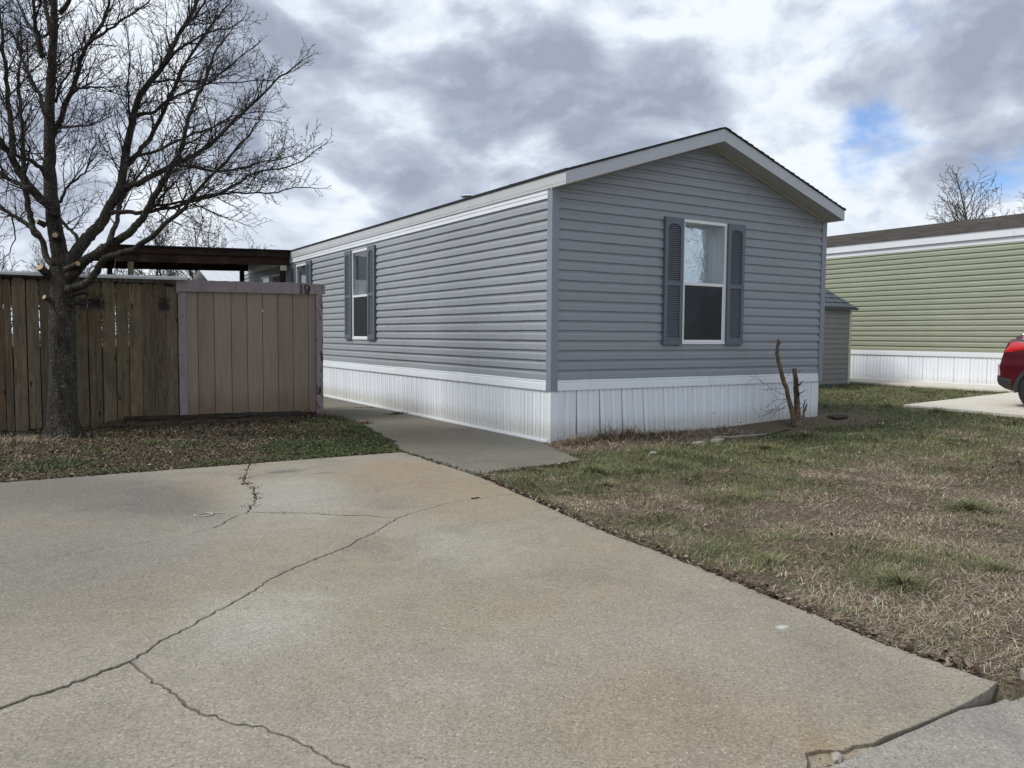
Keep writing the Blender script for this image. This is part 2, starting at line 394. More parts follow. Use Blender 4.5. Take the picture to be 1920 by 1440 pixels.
def mat_film():
    mt, t = new_mat('plastic_film')
    t.n.remove(t.b)
    di = t.node('ShaderNodeBsdfDiffuse'); di.inputs[0].default_value = (0.20, 0.22, 0.24, 1)
    gl = t.node('ShaderNodeBsdfGlossy'); gl.inputs['Roughness'].default_value = 0.04
    gl.inputs[0].default_value = (0.95, 0.97, 1.0, 1)
    mx = t.node('ShaderNodeMixShader'); mx.inputs[0].default_value = 0.86
    n = t.math('ADD', t.math('MULTIPLY', t.noise(t.pos, 4.0, 4, 0.55, 0.8), 1.6), t.math('MULTIPLY', t.smooth(t.math('ABSOLUTE', t.math('SUBTRACT', t.noise(t.pos, 7.0, 2, 0.5, 1.5), 0.56)), 0.012, 0.0), 0.10))
    b = t.node('ShaderNodeBump'); b.inputs['Strength'].default_value = 0.35; b.inputs['Distance'].default_value = 0.03
    t.l.new(n, b.inputs['Height']); t.l.new(b.outputs[0], gl.inputs['Normal'])
    t.l.new(di.outputs[0], mx.inputs[1]); t.l.new(gl.outputs[0], mx.inputs[2]); t.l.new(mx.outputs[0], t.o.inputs[0])
    return mt
M['film'] = mat_film()
def mat_screen():
    mt, t = new_mat('insect_screen')
    tr = t.node('ShaderNodeBsdfTransparent'); tr.inputs[0].default_value = (1, 1, 1, 1)
    t.b.inputs['Base Color'].default_value = (0.02, 0.022, 0.024, 1); t.b.inputs['Roughness'].default_value = 0.7
    mx = t.node('ShaderNodeMixShader'); mx.inputs[0].default_value = 0.60
    t.l.new(tr.outputs[0], mx.inputs[1]); t.l.new(t.b.outputs[0], mx.inputs[2]); t.l.new(mx.outputs[0], t.o.inputs[0])
    return mt
M['screen'] = mat_screen()

# --- concrete, soil
def blob(t, x, y, r, sp, ns, squash=1.0):
    dx = t.math('SUBTRACT', sp.outputs[0], x); dy = t.math('MULTIPLY', t.math('SUBTRACT', sp.outputs[1], y), squash)
    d = t.math('SQRT', t.math('ADD', t.math('MULTIPLY', dx, dx), t.math('MULTIPLY', dy, dy)))
    d = t.math('ADD', d, t.math('MULTIPLY', t.math('SUBTRACT', ns, 0.5), r * 1.3))
    return t.smooth(d, r, r * 0.15)

def mat_concrete(name, base, blobs=(), speck=0.9, warm=0.5, grey=0.6):
    mt, t = new_mat(name)
    sp = t.node('ShaderNodeSeparateXYZ'); t.l.new(t.pos, sp.inputs[0])
    big = t.noise(t.pos, 0.62, 6, 0.6, 0.3)
    big2 = t.noise(t.vmath('ADD', t.pos, (31, 7, 3)), 1.1, 6, 0.62, 0.3)
    med = t.noise(t.pos, 5.0, 5, 0.65)
    fine = t.noise(t.pos, 70, 3, 0.7)
    c = t.mix(t.math('MULTIPLY', t.smooth(big, 0.42, 0.66), warm), base, (base[0] * 0.95, base[1] * 0.87, base[2] * 0.70))
    c = t.mix(t.math('MULTIPLY', t.smooth(big2, 0.48, 0.70), grey), c, tuple(x * 0.66 for x in base))
    c = t.mix(t.math('MULTIPLY', t.smooth(big2, 0.47, 0.30), 0.45), c, tuple(min(x * 1.22, 0.7) for x in base))
    for (x, y, r, col, amt, sq) in blobs:
        c = t.mix(t.math('MULTIPLY', blob(t, x, y, r, sp, med if r < 0.5 else big2, sq), amt), c, col)
    c = t.mix(1.0, c, t.math('ADD', 0.84, t.math('MULTIPLY', med, 0.32)), 'MULTIPLY')
    # exposed sand and small aggregate
    v = t.voronoi(t.pos, 120)
    cell = t.math('FRACT', t.math('MULTIPLY', v.outputs['Color'], 1.0)) if False else v.outputs['Color']
    sx = t.node('ShaderNodeSeparateColor'); t.l.new(cell, sx.inputs[0])
    c = t.mix(1.0, c, t.math('ADD', 1 - 0.24 * speck, t.math('MULTIPLY', sx.outputs[0], 0.48 * speck)), 'MULTIPLY')
    c = t.mix(1.0, c, t.math('ADD', 1 - 0.30 * speck, t.math('MULTIPLY', fine, 0.60 * speck)), 'MULTIPLY')
    dv = t.voronoi(t.pos, 2.6); ds = t.node('ShaderNodeSeparateColor'); t.l.new(dv.outputs['Color'], ds.inputs[0])
    drip = t.math('MULTIPLY', t.smooth(t.math('ADD', dv.outputs['Distance'], t.math('MULTIPLY', med, 0.05)), 0.085, 0.045), t.math('GREATER_THAN', ds.outputs[0], 0.62))
    c = t.mix(t.math('MULTIPLY', drip, 0.45), c, tuple(x * 0.45 for x in base))
    c = t.mix(t.math('MULTIPLY', t.math('GREATER_THAN', sx.outputs[1], 0.976), 0.30), c, (0.58, 0.55, 0.48))
    c = t.mix(t.math('MULTIPLY', t.math('LESS_THAN', sx.outputs[1], 0.022), 0.55), c, (0.09, 0.075, 0.06))
    t.l.new(c, t.b.inputs['Base Color']); t.b.inputs['Roughness'].default_value = 0.92
    t.b.inputs['Specular IOR Level'].default_value = 0.25
    bump(t, t.math('ADD', fine, t.math('MULTIPLY', sx.outputs[2], 0.7)), 0.5, 0.006)
    return mt
ORANGE = (0.255, 0.190, 0.115)
M['driveway'] = mat_concrete('driveway_concrete', (0.256, 0.238, 0.199), [
    (-2.75, -1.75, 1.35, ORANGE, 0.55, 0.6), (-4.6, -1.2, 0.75, ORANGE, 0.5, 0.8), (-2.5, -0.7, 0.8, ORANGE, 0.35, 1.0),
    (-5.85, -0.5, 1.6, (0.114, 0.112, 0.101), 0.75, 0.8), (-5.1, -1.5, 0.9, (0.120, 0.115, 0.105), 0.7, 0.7), (-6.0, -3.0, 1.5, (0.138, 0.137, 0.126), 0.55, 0.7),
    (-4.0, -1.6, 0.9, (0.309, 0.310, 0.275), 0.6, 0.7), (-5.1, -4.72, 0.55, (0.316, 0.317, 0.279), 0.6, 0.8), (-3.5, -4.1, 0.8, (0.316, 0.310, 0.258), 0.5, 0.7),
    (-3.71, -0.45, 0.32, (0.117, 0.119, 0.109), 0.85, 2.0), (-3.42, -0.75, 0.16, (0.138, 0.137, 0.126), 0.7, 2.0), (-4.0, -0.55, 0.12, (0.138, 0.137, 0.126), 0.7, 2.0),
    (-3.95, -6.6, 0.9, (0.234, 0.176, 0.112), 0.34, 1.0), (-3.2, -5.0, 1.3, (0.247, 0.205, 0.140), 0.45, 0.9), (-2.8, -3.4, 1.0, (0.254, 0.216, 0.146), 0.45, 0.8),
    (-2.87, -6.18, 0.05, (0.454, 0.475, 0.454), 0.9, 1.6), (-3.70, -7.02, 0.16, (0.227, 0.158, 0.083), 0.35, 1.0)])
M['walk'] = mat_concrete('walkway_concrete', (0.152, 0.144, 0.120), [(-1.2, 1.5, 0.9, (0.144, 0.126, 0.094), 0.6, 0.6), (-0.4, 0.3, 0.8, (0.110, 0.108, 0.094), 0.7, 0.7)], 0.6, 0.4, 0.55)
M['street'] = mat_concrete('street_concrete', (0.25, 0.236, 0.212), [(-2.4, -7.6, 0.4, (0.103, 0.108, 0.105), 0.6, 1.0)], 0.8, 0.05, 0.55)
M['pad'] = mat_concrete('clean_concrete', (0.55, 0.525, 0.46), (), 0.4, 0.15, 0.15)

def mat_ground():
    mt, t = new_mat('lawn_soil')
    sp = t.node('ShaderNodeSeparateXYZ'); t.l.new(t.pos, sp.inputs[0])
    n1 = t.noise(t.pos, 0.55, 6, 0.65, 0.4); n2 = t.noise(t.pos, 6, 6, 0.7); n3 = t.noise(t.pos, 45, 4, 0.75)
    c = t.ramp(n3, [(0.28, (0.045, 0.035, 0.026)), (0.5, (0.125, 0.097, 0.07)), (0.72, (0.24, 0.19, 0.14))])
    gr = t.ramp(n3, [(0.3, (0.04, 0.046, 0.022)), (0.7, (0.14, 0.145, 0.072))])
    far = t.smooth(sp.outputs[1], -4.6, -1.0)
    g = t.smooth(t.math('ADD', t.math('ADD', t.math('MULTIPLY', n1, 0.7), t.math('MULTIPLY', n2, 0.35)), t.math('MULTIPLY', far, 0.16)), 0.50, 0.68)
    c = t.mix(g, c, gr)
    # bare litter-covered bed left of the walkway
    left = t.math('MULTIPLY', t.smooth(sp.outputs[0], -1.0, -1.3), t.smooth(sp.outputs[1], 0.0, 0.3))
    lit = t.ramp(n3, [(0.3, (0.022, 0.017, 0.013)), (0.55, (0.062, 0.049, 0.036)), (0.75, (0.14, 0.115, 0.085))])
    c = t.mix(left, c, lit)
    bed = t.math('MULTIPLY', t.smooth(t.math('ADD', sp.outputs[1], t.math('MULTIPLY', n2, 0.9)), -0.75, -0.35), t.math('MULTIPLY', t.smooth(sp.outputs[0], 7.4, 6.2), t.smooth(sp.outputs[0], -0.6, -0.2)))
    bed = t.math('MULTIPLY', bed, t.smooth(sp.outputs[1], 1.0, 0.5))
    soil = t.ramp(n3, [(0.3, (0.07, 0.055, 0.042)), (0.7, (0.225, 0.182, 0.135))])
    c = t.mix(bed, c, soil)
    t.l.new(c, t.b.inputs['Base Color']); t.b.inputs['Roughness'].default_value = 1.0
    t.b.inputs['Specular IOR Level'].default_value = 0.1
    bump(t, t.math('ADD', n3, n2), 0.8, 0.03)
    return mt
M['ground'] = mat_ground()

# ------------------------------------------------------------------ object helpers
def link(o, parent=None):
    COL.objects.link(o)
    if parent is not None: o.parent = parent
    return o

def empty(name, loc, label, cat, group=None):
    o = bpy.data.objects.new(name, None); link(o)
    o.location = loc; o.empty_display_size = 0.2
    o['label'] = label; o['category'] = cat
    if group: o['group'] = group
    return o

def tag(o, label, cat, group=None):
    o['label'] = label; o['category'] = cat
    if group: o['group'] = group
    return o

class MB:
    """collects geometry in world coordinates; build() makes one mesh object"""
    def __init__(s): s.v = []; s.f = []
    def add(s, vs, fs):
        k = len(s.v); s.v.extend([tuple(p) for p in vs]); s.f.extend([tuple(i + k for i in f) for f in fs]); return s
    def box(s, a, b):
        (x0, y0, z0), (x1, y1, z1) = a, b
        return s.add([(x0, y0, z0), (x1, y0, z0), (x1, y1, z0), (x0, y1, z0), (x0, y0, z1), (x1, y0, z1), (x1, y1, z1), (x0, y1, z1)],
                     [(0, 3, 2, 1), (4, 5, 6, 7), (0, 1, 5, 4), (1, 2, 6, 5), (2, 3, 7, 6), (3, 0, 4, 7)])
    def prism(s, poly, d):
        """poly: list of 3D points, extruded by vector d"""
        n = len(poly); P = [Vector(p) for p in poly]; d = Vector(d)
        return s.add(P + [p + d for p in P], [tuple(range(n))[::-1], tuple(range(n, 2 * n))] + [(i, (i + 1) % n, (i + 1) % n + n, i + n) for i in range(n)])
    def tube(s, pts, rad, sides=6, cap=True):
        P = [Vector(p) for p in pts]; n = len(P)
        prev = None; k = len(s.v); ring = []
        for i, p in enumerate(P):
            d = (P[min(i + 1, n - 1)] - P[max(i - 1, 0)])
            if d.length < 1e-9: d = Vector((0, 0, 1))
            d.normalize()
            if prev is None:
                a = d.orthogonal().normalized()
            else:
                a = prev - d * prev.dot(d)
                a = a.normalized() if a.length > 1e-6 else d.orthogonal().normalized()
            prev = a; b = d.cross(a)
            r = rad[i] if isinstance(rad, (list, tuple)) else rad
            for j in range(sides):
                an = 2 * math.pi * j / sides
                s.v.append(tuple(p + (a * math.cos(an) + b * math.sin(an)) * r))
        for i in range(n - 1):
            for j in range(sides):
                j2 = (j + 1) % sides
                s.f.append((k + i * sides + j, k + i * sides + j2, k + (i + 1) * sides + j2, k + (i + 1) * sides + j))
        if cap:
            s.f.append(tuple(k + j for j in range(sides))[::-1]); s.f.append(tuple(k + (n - 1) * sides + j for j in range(sides)))
        return s
    def build(s, name, mat, parent=None, origin=None, smooth=False):
        org = Vector(origin) if origin is not None else (Vector(parent.matrix_world.translation) if False else None)
        if org is None:
            a = np.array(s.v); org = Vector(((a[:, 0].min() + a[:, 0].max()) / 2, (a[:, 1].min() + a[:, 1].max()) / 2, a[:, 2].min()))
        me = bpy.data.meshes.new(name)
        me.from_pydata([tuple(Vector(p) - org) for p in s.v], [], s.f)
        me.materials.append(mat)
        if smooth: me.polygons.foreach_set('use_smooth', [True] * len(me.polygons))
        me.update()
        o = bpy.data.objects.new(name, me)
        link(o)
        if parent is not None:
            o.parent = parent
            base = world_loc(parent)
            o.location = org - base
        else:
            o.location = org
        return o

def world_loc(o):
    p = Vector((0, 0, 0))
    while o is not None:
        p += o.location; o = o.parent
    return p

def structure(o):
    o['kind'] = 'structure'; return o

# terrain: level round the home, rising gently to the neighbour's lot on the right
def H(u, v=0.0):
    return 0.0275 * min(max(u - 2.6, 0.0), 12.0) + (0.0 if u < 2.6 else 0.0)
def Hn(u):
    return 0.0275 * np.clip(u - 2.6, 0, 12.0)

def drv_edge(v):      # right edge of the driveway
    return -2.08 - 0.0745 * (0.2 - v) * 1.0 if v < 0.2 else -2.08

EDGE_V = [-7.11, -6.58, -5.64, -4.8, -3.97, -2.9, -1.71, 0.22]
EDGE_U = [-2.61, -2.63, -2.52, -2.45, -2.40, -2.24, -2.09, -2.06]
def drv_edge(v): return np.interp(v, EDGE_V, EDGE_U)

# ------------------------------------------------------------------ ground sheet
def vnoise(x, y, s=1.0, oct=4, seed=0):
    """cheap fractal value noise for numpy arrays, about 0..1"""
    r = np.random.default_rng(1000 + seed); tab = r.random((64, 64))
    tot = np.zeros_like(x, dtype=float); amp = 1.0; nrm = 0
    for o in range(oct):
        fx = x * s + 17.3 * o; fy = y * s + 5.1 * o
        ix = np.floor(fx).astype(int); iy = np.floor(fy).astype(int)
        tx = fx - ix; ty = fy - iy
        tx = tx * tx * (3 - 2 * tx); ty = ty * ty * (3 - 2 * ty)
        a = tab[ix % 64, iy % 64]; b = tab[(ix + 1) % 64, iy % 64]; c = tab[ix % 64, (iy + 1) % 64]; d = tab[(ix + 1) % 64, (iy + 1) % 64]
        tot += amp * ((a * (1 - tx) + b * tx) * (1 - ty) + (c * (1 - tx) + d * tx) * ty)
        nrm += amp; amp *= 0.5; s *= 2.03
    return tot / nrm

def in_hard(u, v):
    """under the driveway, the walkway, the street or the neighbour's concrete (numpy)"""
    e = np.interp(v, EDGE_V, EDGE_U)
    drv = (u < e - 0.02) & (v < 0.24) & (v > -7.2)
    st = v < -7.10
    return drv | st

def walk_poly_mask(u, v, grow=0.0):
    left = np.interp(v, [-1.7, 0.2, 2.0, 3.06, 4.4, 18], [-2.1, -2.06, -1.73, -1.5, -1.37, -1.3])
    fr = np.interp(u, [-2.1, -0.5], [-1.62, -1.36])
    right = np.interp(v, [-1.4, -0.6, 0.14, 0.3, 18], [-0.50, -0.30, -0.08, 0.0, 0.0])
    return (u > left - grow) & (u < right + grow) & (v > fr - grow) & (v < 18)

def pad_mask(u, v, grow=0.0):
    a = (u > 8.25 - grow) & (u < 13.9) & (v < 0.15 + grow) & (v > -3.2 - grow)
    b = (u > 12.7 - grow) & (u < 13.9) & (v > 0) & (v < 14)
    return a | b

xs = np.concatenate([[-900, -400, -200, -120, -80, -50, -35, -25, -18, -14], np.arange(-11, 15.01, 0.14), [17, 20, 25, 35, 50, 80, 120, 200, 400, 900]])
ys = np.concatenate([[-300, -120, -60, -30, -18, -12], np.arange(-9.5, 9.01, 0.14), [10, 11.5, 13, 15, 18, 22, 30, 40, 60, 90, 150, 300, 600, 1200]])
X, Y = np.meshgrid(xs, ys)
Z = Hn(X) - 0.012 + (vnoise(X, Y, 1.1, 3, 1) - 0.5) * 0.03 * (X > -2.0) + (vnoise(X, Y, 2.5, 3, 2) - 0.5) * 0.02
far = (np.abs(X) > 16) | (Y > 18)
Z = np.where(far & (X < 2.6), -0.05, Z)
e_in = np.interp(Y, EDGE_V, EDGE_U) - 0.12
low = ((X < e_in) & (Y < 0.12) & (Y > -7.3)) | (Y < -7.2) | walk_poly_mask(X, Y, -0.13)
Z = np.where(low, -0.11, Z)
lowp = pad_mask(X, Y, -0.12); Z = np.where(lowp, Hn(X) - 0.08, Z)
Z = np.where((X > 0.3) & (X < 5.3) & (Y > 0.3) & (Y < 16.4), Hn(X) - 0.1, Z)
# little soil bank against the skirting and the left bed
Z += 0.05 * np.exp(-((Y + 0.12) / 0.28) ** 2) * ((X > -0.0) & (X < 6.4)) * (~low)
Z += 0.03 * ((X < -1.4) & (Y > 0.5) & (Y < 5)) * np.clip(Y - 0.4, 0, 1) * (~low)
nx, ny = len(xs), len(ys)
gm = bpy.data.meshes.new('ground')
idx = np.arange(nx * ny).reshape(ny, nx)
fc = np.stack([idx[:-1, :-1], idx[:-1, 1:], idx[1:, 1:], idx[1:, :-1]], -1).reshape(-1, 4)
gm.from_pydata(np.stack([X, Y, Z], -1).reshape(-1, 3).tolist(), [], fc.tolist())
gm.materials.append(M['ground']); gm.polygons.foreach_set('use_smooth', [True] * len(gm.polygons))
structure(link(bpy.data.objects.new('ground', gm)))

def ground_z(u, v):
    z = Hn(np.asarray(u, float)) - 0.012
    z = z + (vnoise(np.asarray(u, float), np.asarray(v, float), 1.1, 3, 1) - 0.5) * 0.03 * (np.asarray(u) > -2.0) + (vnoise(np.asarray(u, float), np.asarray(v, float), 2.5, 3, 2) - 0.5) * 0.02
    z = z + 0.05 * np.exp(-((np.asarray(v) + 0.12) / 0.28) ** 2) * ((np.asarray(u) > 0) & (np.asarray(u) < 6.4))
    z = z + 0.03 * ((np.asarray(u) < -1.4) & (np.asarray(v) > 0.5) & (np.asarray(v) < 5)) * np.clip(np.asarray(v) - 0.4, 0, 1)
    return z

# ------------------------------------------------------------------ cracked concrete
def rough_line(pts, step, amp, seed):
    """subdivide a crack line and make it wander"""
    r = random.Random(seed); out = [pts[0]]
    # a slow wander first, then the fine one
    P_ = [pts[0]]
    for a, b in zip(pts, pts[1:]):
        L = math.dist(a[:2], b[:2]); n = max(1, int(L / 0.13))
        for i in range(1, n + 1):
            t = i / n; q = [a[j] + (b[j] - a[j]) * t for j in range(3)]
            if i < n:
                o = r.gauss(0, amp * 1.9); q[0] -= (b[1] - a[1]) / L * o; q[1] += (b[0] - a[0]) / L * o
            P_.append(tuple(q))
    pts = P_
    for a, b in zip(pts, pts[1:]):
        L = math.dist(a[:2], b[:2]); n = max(1, int(L / step))
        for i in range(1, n + 1):
            t = i / n; q = [a[j] + (b[j] - a[j]) * t for j in range(3)]
            if i < n:
                nx_, ny_ = -(b[1] - a[1]) / L, (b[0] - a[0]) / L
                o = r.gauss(0, amp); q[0] += nx_ * o; q[1] += ny_ * o
                q[2] = max(0.004, q[2] * r.uniform(0.7, 1.5))
            out.append(tuple(q))
    return out

def slab(name, poly, z, depth, mat, parent, bev=0.006, zfun=None):
    """poly: (x, y, gap) counter-clockwise; each vertex is pulled in by half its gap"""
    n = len(poly); ins = []
    for i in range(n):
        p0, p, p1 = poly[i - 1], poly[i], poly[(i + 1) % n]
        def nrm(a, b):
            dx, dy = b[0] - a[0], b[1] - a[1]; L = math.hypot(dx, dy) or 1e-9
            return (-dy / L, dx / L)
        a = nrm(p0, p); b = nrm(p, p1); mx_, my_ = a[0] + b[0], a[1] + b[1]; L = math.hypot(mx_, my_)
        if L < 0.3: mx_, my_ = a; L = 1
        ins.append((mx_ / L, my_ / L))
    bm = bmesh.new()
    zf = zfun or (lambda x, y: z)
    top = []; mid = []; bot = []
    for (x, y, g), (ax, ay) in zip(poly, ins):
        x0, y0 = x + ax * g * 0.5, y + ay * g * 0.5
        x1, y1 = x0 + ax * bev, y0 + ay * bev
        top.append(bm.verts.new((x1, y1, zf(x1, y1)))); mid.append(bm.verts.new((x0, y0, zf(x0, y0) - bev * 0.8))); bot.append(bm.verts.new((x0, y0, zf(x0, y0) - depth)))
    from mathutils.geometry import delaunay_2d_cdt
    res = delaunay_2d_cdt([Vector((t_.co.x, t_.co.y)) for t_ in top], [], [list(range(n))], 1, 1e-7)
    vv = [top[o_[0]] if len(o_) else bm.verts.new((*c_, zf(*c_))) for c_, o_ in zip(res[0], res[3])]
    for fc_ in res[2]:
        try: bm.faces.new([vv[k_] for k_ in fc_])
        except ValueError: pass
    for i in range(n):
        j = (i + 1) % n
        bm.faces.new((mid[i], mid[j], top[j], top[i])); bm.faces.new((bot[i], bot[j], mid[j], mid[i]))
    bmesh.ops.recalc_face_normals(bm, faces=bm.faces[:])
    me = bpy.data.meshes.new(name); bm.to_mesh(me); bm.free()
    me.materials.append(mat)
    return link(bpy.data.objects.new(name, me), parent)

def ccw(p):
    a = sum(p[i][0] * p[(i + 1) % len(p)][1] - p[(i + 1) % len(p)][0] * p[i][1] for i in range(len(p)))
    return p if a > 0 else p[::-1]

drv = structure(link(bpy.data.objects.new('driveway', None)))
G0 = 0.0
cA = [(-9.5, -6.6, 0.0101), (-8.0, -6.0, 0.0101), (-6.6, -5.36, 0.0144), (-6.29, -5.26, 0.0130), (-5.99, -5.11, 0.0086), (-5.71, -4.97, 0.0086), (-5.42, -4.68, 0.0079), (-5.11, -4.38, 0.0079), (-4.89, -4.13, 0.0072),
      (-4.64, -3.92, 0.0079), (-4.27, -3.68, 0.0072), (-3.92, -3.38, 0.0072), (-3.58, -3.03, 0.0072), (-3.29, -2.86, 0.0058), (-3.02, -2.73, 0.0043), (-2.63, -2.69, 0.0013), (-2.22, -2.66, 0.0011)]
cB = [(-5.71, -4.97, 0.0086), (-5.65, -5.21, 0.0072), (-5.59, -5.41, 0.0094), (-5.57, -5.55, 0.0108), (-5.47, -5.74, 0.0072), (-5.35, -5.88, 0.0065), (-5.28, -6.04, 0.0072), (-5.23, -6.18, 0.0086), (-5.15, -6.4, 0.0072), (-5.0, -6.75, 0.0072), (-4.92, -7.11, 0.0072)]
cC = [(-3.58, -3.03, 0.0260), (-3.77, -2.79, 0.0260), (-3.99, -2.64, 0.0260), (-4.27, -2.41, 0.0260), (-4.53, -2.21, 0.0260)]
cD = [(-4.53, -2.21, 0.0150), (-4.34, -1.71, 0.0150), (-4.23, -1.21, 0.0150), (-4.22, -0.74, 0.0150), (-4.04, -0.11, 0.0150), (-3.91, 0.27, 0.0150)]
cE = [(-4.53, -2.21, 0.0170), (-4.89, -2.63, 0.0170), (-5.1, -2.75, 0.0170), (-5.49, -2.84, 0.0170), (-5.78, -2.9, 0.0170), (-6.22, -2.92, 0.0170), (-7.2, -3.0, 0.0170), (-9.5, -3.1, 0.0170)]
LINE_A = rough_line(cA, 0.03, 0.0075, 1); LINE_B = rough_line(cB, 0.028, 0.0055, 2); LINE_C = rough_line(cC, 0.06, 0.008, 3)
LINE_D = rough_line(cD, 0.03, 0.008, 4); LINE_E = rough_line(cE, 0.06, 0.008, 5)
def cut(line, a, b):
    i = min(range(len(line)), key=lambda k: math.dist(line[k][:2], a[:2])); j = min(range(len(line)), key=lambda k: math.dist(line[k][:2], b[:2]))
    return line[i:j + 1] if i <= j else line[j:i + 1][::-1]
jAB, jAC, jCD = cB[0], cC[0], cD[0]
edge_r = [(float(np.interp(v, EDGE_V, EDGE_U)) + random.gauss(0, 0.006), float(v), 0.0) for v in np.arange(-7.02, 0.2, 0.14)]
back = [(float(u), 0.24 - 0.012 * (u + 2.06) + random.gauss(0, 0.004), 0.0) for u in np.arange(-9.5, -2.06, 0.2)]
iv = cA[-1][1]
er_low = [p for p in edge_r if p[1] < iv - .03]; er_up = [p for p in edge_r if p[1] > iv + .03]
front = [(-9.5, -7.11, 0), (-4.92, -7.11, 0.01)]
# broken corner where the apron has crumbled
chip = [(-3.90, -7.118, 0), (-3.83, -7.07, 0), (-3.79, -7.03, 0), (-3.72, -7.045, 0), (-3.66, -7.09, 0), (-3.60, -7.085, 0), (-3.52, -7.112, 0), (-3.44, -7.105, 0), (-3.30, -7.116, 0), (-3.1, -7.118, 0), (-2.98, -7.117, 0), (-2.86, -7.112, 0), (-2.72, -7.10, 0), (-2.61, -7.08, 0)]
P1 = cut(LINE_B, cB[0], cB[-1]) + chip + er_low + cut(LINE_A, cA[-1], jAB)[0:-1]
P2 = [(-9.5, -7.11, 0)] + [(-4.92, -7.11, .01)] + cut(LINE_B, cB[-1], cB[0])[1:-1] + cut(LINE_A, jAB, cA[0])
P3 = cut(LINE_A, cA[0], jAC) + cut(LINE_C, cC[0], cC[-1])[1:] + cut(LINE_E, cE[0], cE[-1])[1:]
P4 = cut(LINE_E, cE[-1], cE[0]) + cut(LINE_D, cD[0], cD[-1])[1:] + [p for p in back if p[0] < -3.95][::-1]
P5 = cut(LINE_D, cD[-1], cD[0]) + cut(LINE_C, cC[-1], cC[0])[1:] + cut(LINE_A, jAC, cA[-1])[1:] + er_up + [p for p in back if p[0] > -3.88][::-1]
for P, dzs in ((P1, 0.0), (P2, -0.004), (P3, 0.0025), (P4, -0.0015), (P5, 0.0012)):
    Q = []
    for p in ccw(P):
        if not Q or math.dist(p[:2], Q[-1][:2]) > 0.004: Q.append(p)
    slab('concrete_slab', Q, dzs, 0.11, M['driveway'], drv, bev=0.003)
mb = MB(); mb.box((-9.5, -6.985, -0.10), (-2.75, 0.15, -0.016)); mb.box((-9.5, -7.1, -0.10), (-3.9, -6.987, -0.016)); mb.box((-3.48, -7.1, -0.10), (-2.75, -6.987, -0.016)); mb.build('crack_fill', M['crack_soil'], drv)
# crumbled pieces in the broken corner
crumb = MB()
for i in range(40):
    x, y = random.uniform(-3.84, -3.55), random.uniform(-7.12, -7.06); r = random.uniform(0.003, 0.012)
    pts = [(x + r * math.cos(a) * random.uniform(.7, 1.2), y + r * math.sin(a) * random.uniform(.6, 1.0)) for a in np.linspace(0, 6.28, 6)[:-1]]
    crumb.prism([(a, b, -0.045) for a, b in pts], (random.uniform(-.004, .004), 0, random.uniform(0.025, 0.036)))
crumb.box((-3.88, -7.121, -0.06), (-3.5, -7.0, -0.016))
o = crumb.build('concrete_rubble', M['driveway'], drv); o['kind'] = 'stuff'

# street and its gutter
st = structure(link(bpy.data.objects.new('street', None)))
for a, b in ((-30, -10.5), (-10.5, -6.9), (-6.9, -3.35), (-3.35, -0.6), (-0.6, 3.0), (3.0, 8.0), (8.0, 30)):
    top_e = [(float(q), -7.124 - abs(random.gauss(0, .0025)), .004) for q in np.arange(b, a, -0.07)]
    poly = [(a, -7.75, .006), (b, -7.75, .006)] + top_e + [(a, -7.124, .006)]
    slab('gutter_slab', poly, -0.03, 0.12, M['street'], st, bev=0.004, zfun=lambda x, y: -0.012 if y < -7.5 else (-0.006 - 0.038 * float(np.clip((x + 2.98) / 0.25, 0, 1))))
mb = MB(); mb.box((-60, -14, -0.2), (60, -7.757, -0.02)); mb.build('road_surface', M['street'], st, origin=(0, -10, -0.2))

# kerb, broken off beside the driveway and running on to the right
def kerb(u0, u1, label):
    mb = MB(); n = 40
    prof = [(-7.22, -0.08), (-7.215, 0.005), (-7.19, 0.03), (-7.10, 0.035), (-7.06, 0.02), (-7.05, -0.08)]
    us = np.linspace(u0, u1, n)
    for i, u in enumerate(us):
        for (y, z) in prof:
            uu = u
            if i == 0: uu = u - 0.05 * math.sin((y + 7.2) * 30) + random.uniform(0, 0.03)
            mb.v.append((uu, y + random.gauss(0, .003) - 0.03, z + random.gauss(0, .003)))
    k = len(prof)
    for i in range(n - 1):
        for j in range(k - 1): mb.f.append((i * k + j, i * k + j + 1, (i + 1) * k + j + 1, (i + 1) * k + j))
    mb.f.append(tuple(range(k))); mb.f.append(tuple((n - 1) * k + j for j in range(k))[::-1])
    return tag(mb.build('kerb_stone', M['street']), label, 'kerb')
kerb(-2.50, 7.9, 'broken grey concrete kerb end beyond the mossy gap at the driveway corner')

# walkway along the home
wk = structure(link(bpy.data.objects.new('walkway', None)))
def wl(v): return float(np.interp(v, [-1.7, 0.2, 2.0, 3.06, 4.4, 18], [-2.06, -2.045, -1.73, -1.5, -1.37, -1.3]))
w1 = [(-2.07, -1.56, 0), (-1.2, -1.50, 0), (-0.52, -1.36, 0), (-0.36, -0.8, 0), (-0.14, -0.05, 0), (-0.035, 0.1, 0), (-0.035, 1.93, .004), (wl(1.98), 2.02, .004), (-2.045, 0.2, 0)]
w2 = [(wl(2.02), 2.02, .004), (-0.035, 1.93, .004), (-0.035, 6.02, .02), (-1.35, 6.42, .03), (wl(4.4), 4.4, 0), (wl(3.06), 3.06, 0)]
w3 = [(-1.35, 6.42, .03), (-0.035, 6.02, .03), (-0.035, 17, 0), (-4.4, 17, 0), (-4.4, 9.5, 0), (-1.4, 9.3, 0)]
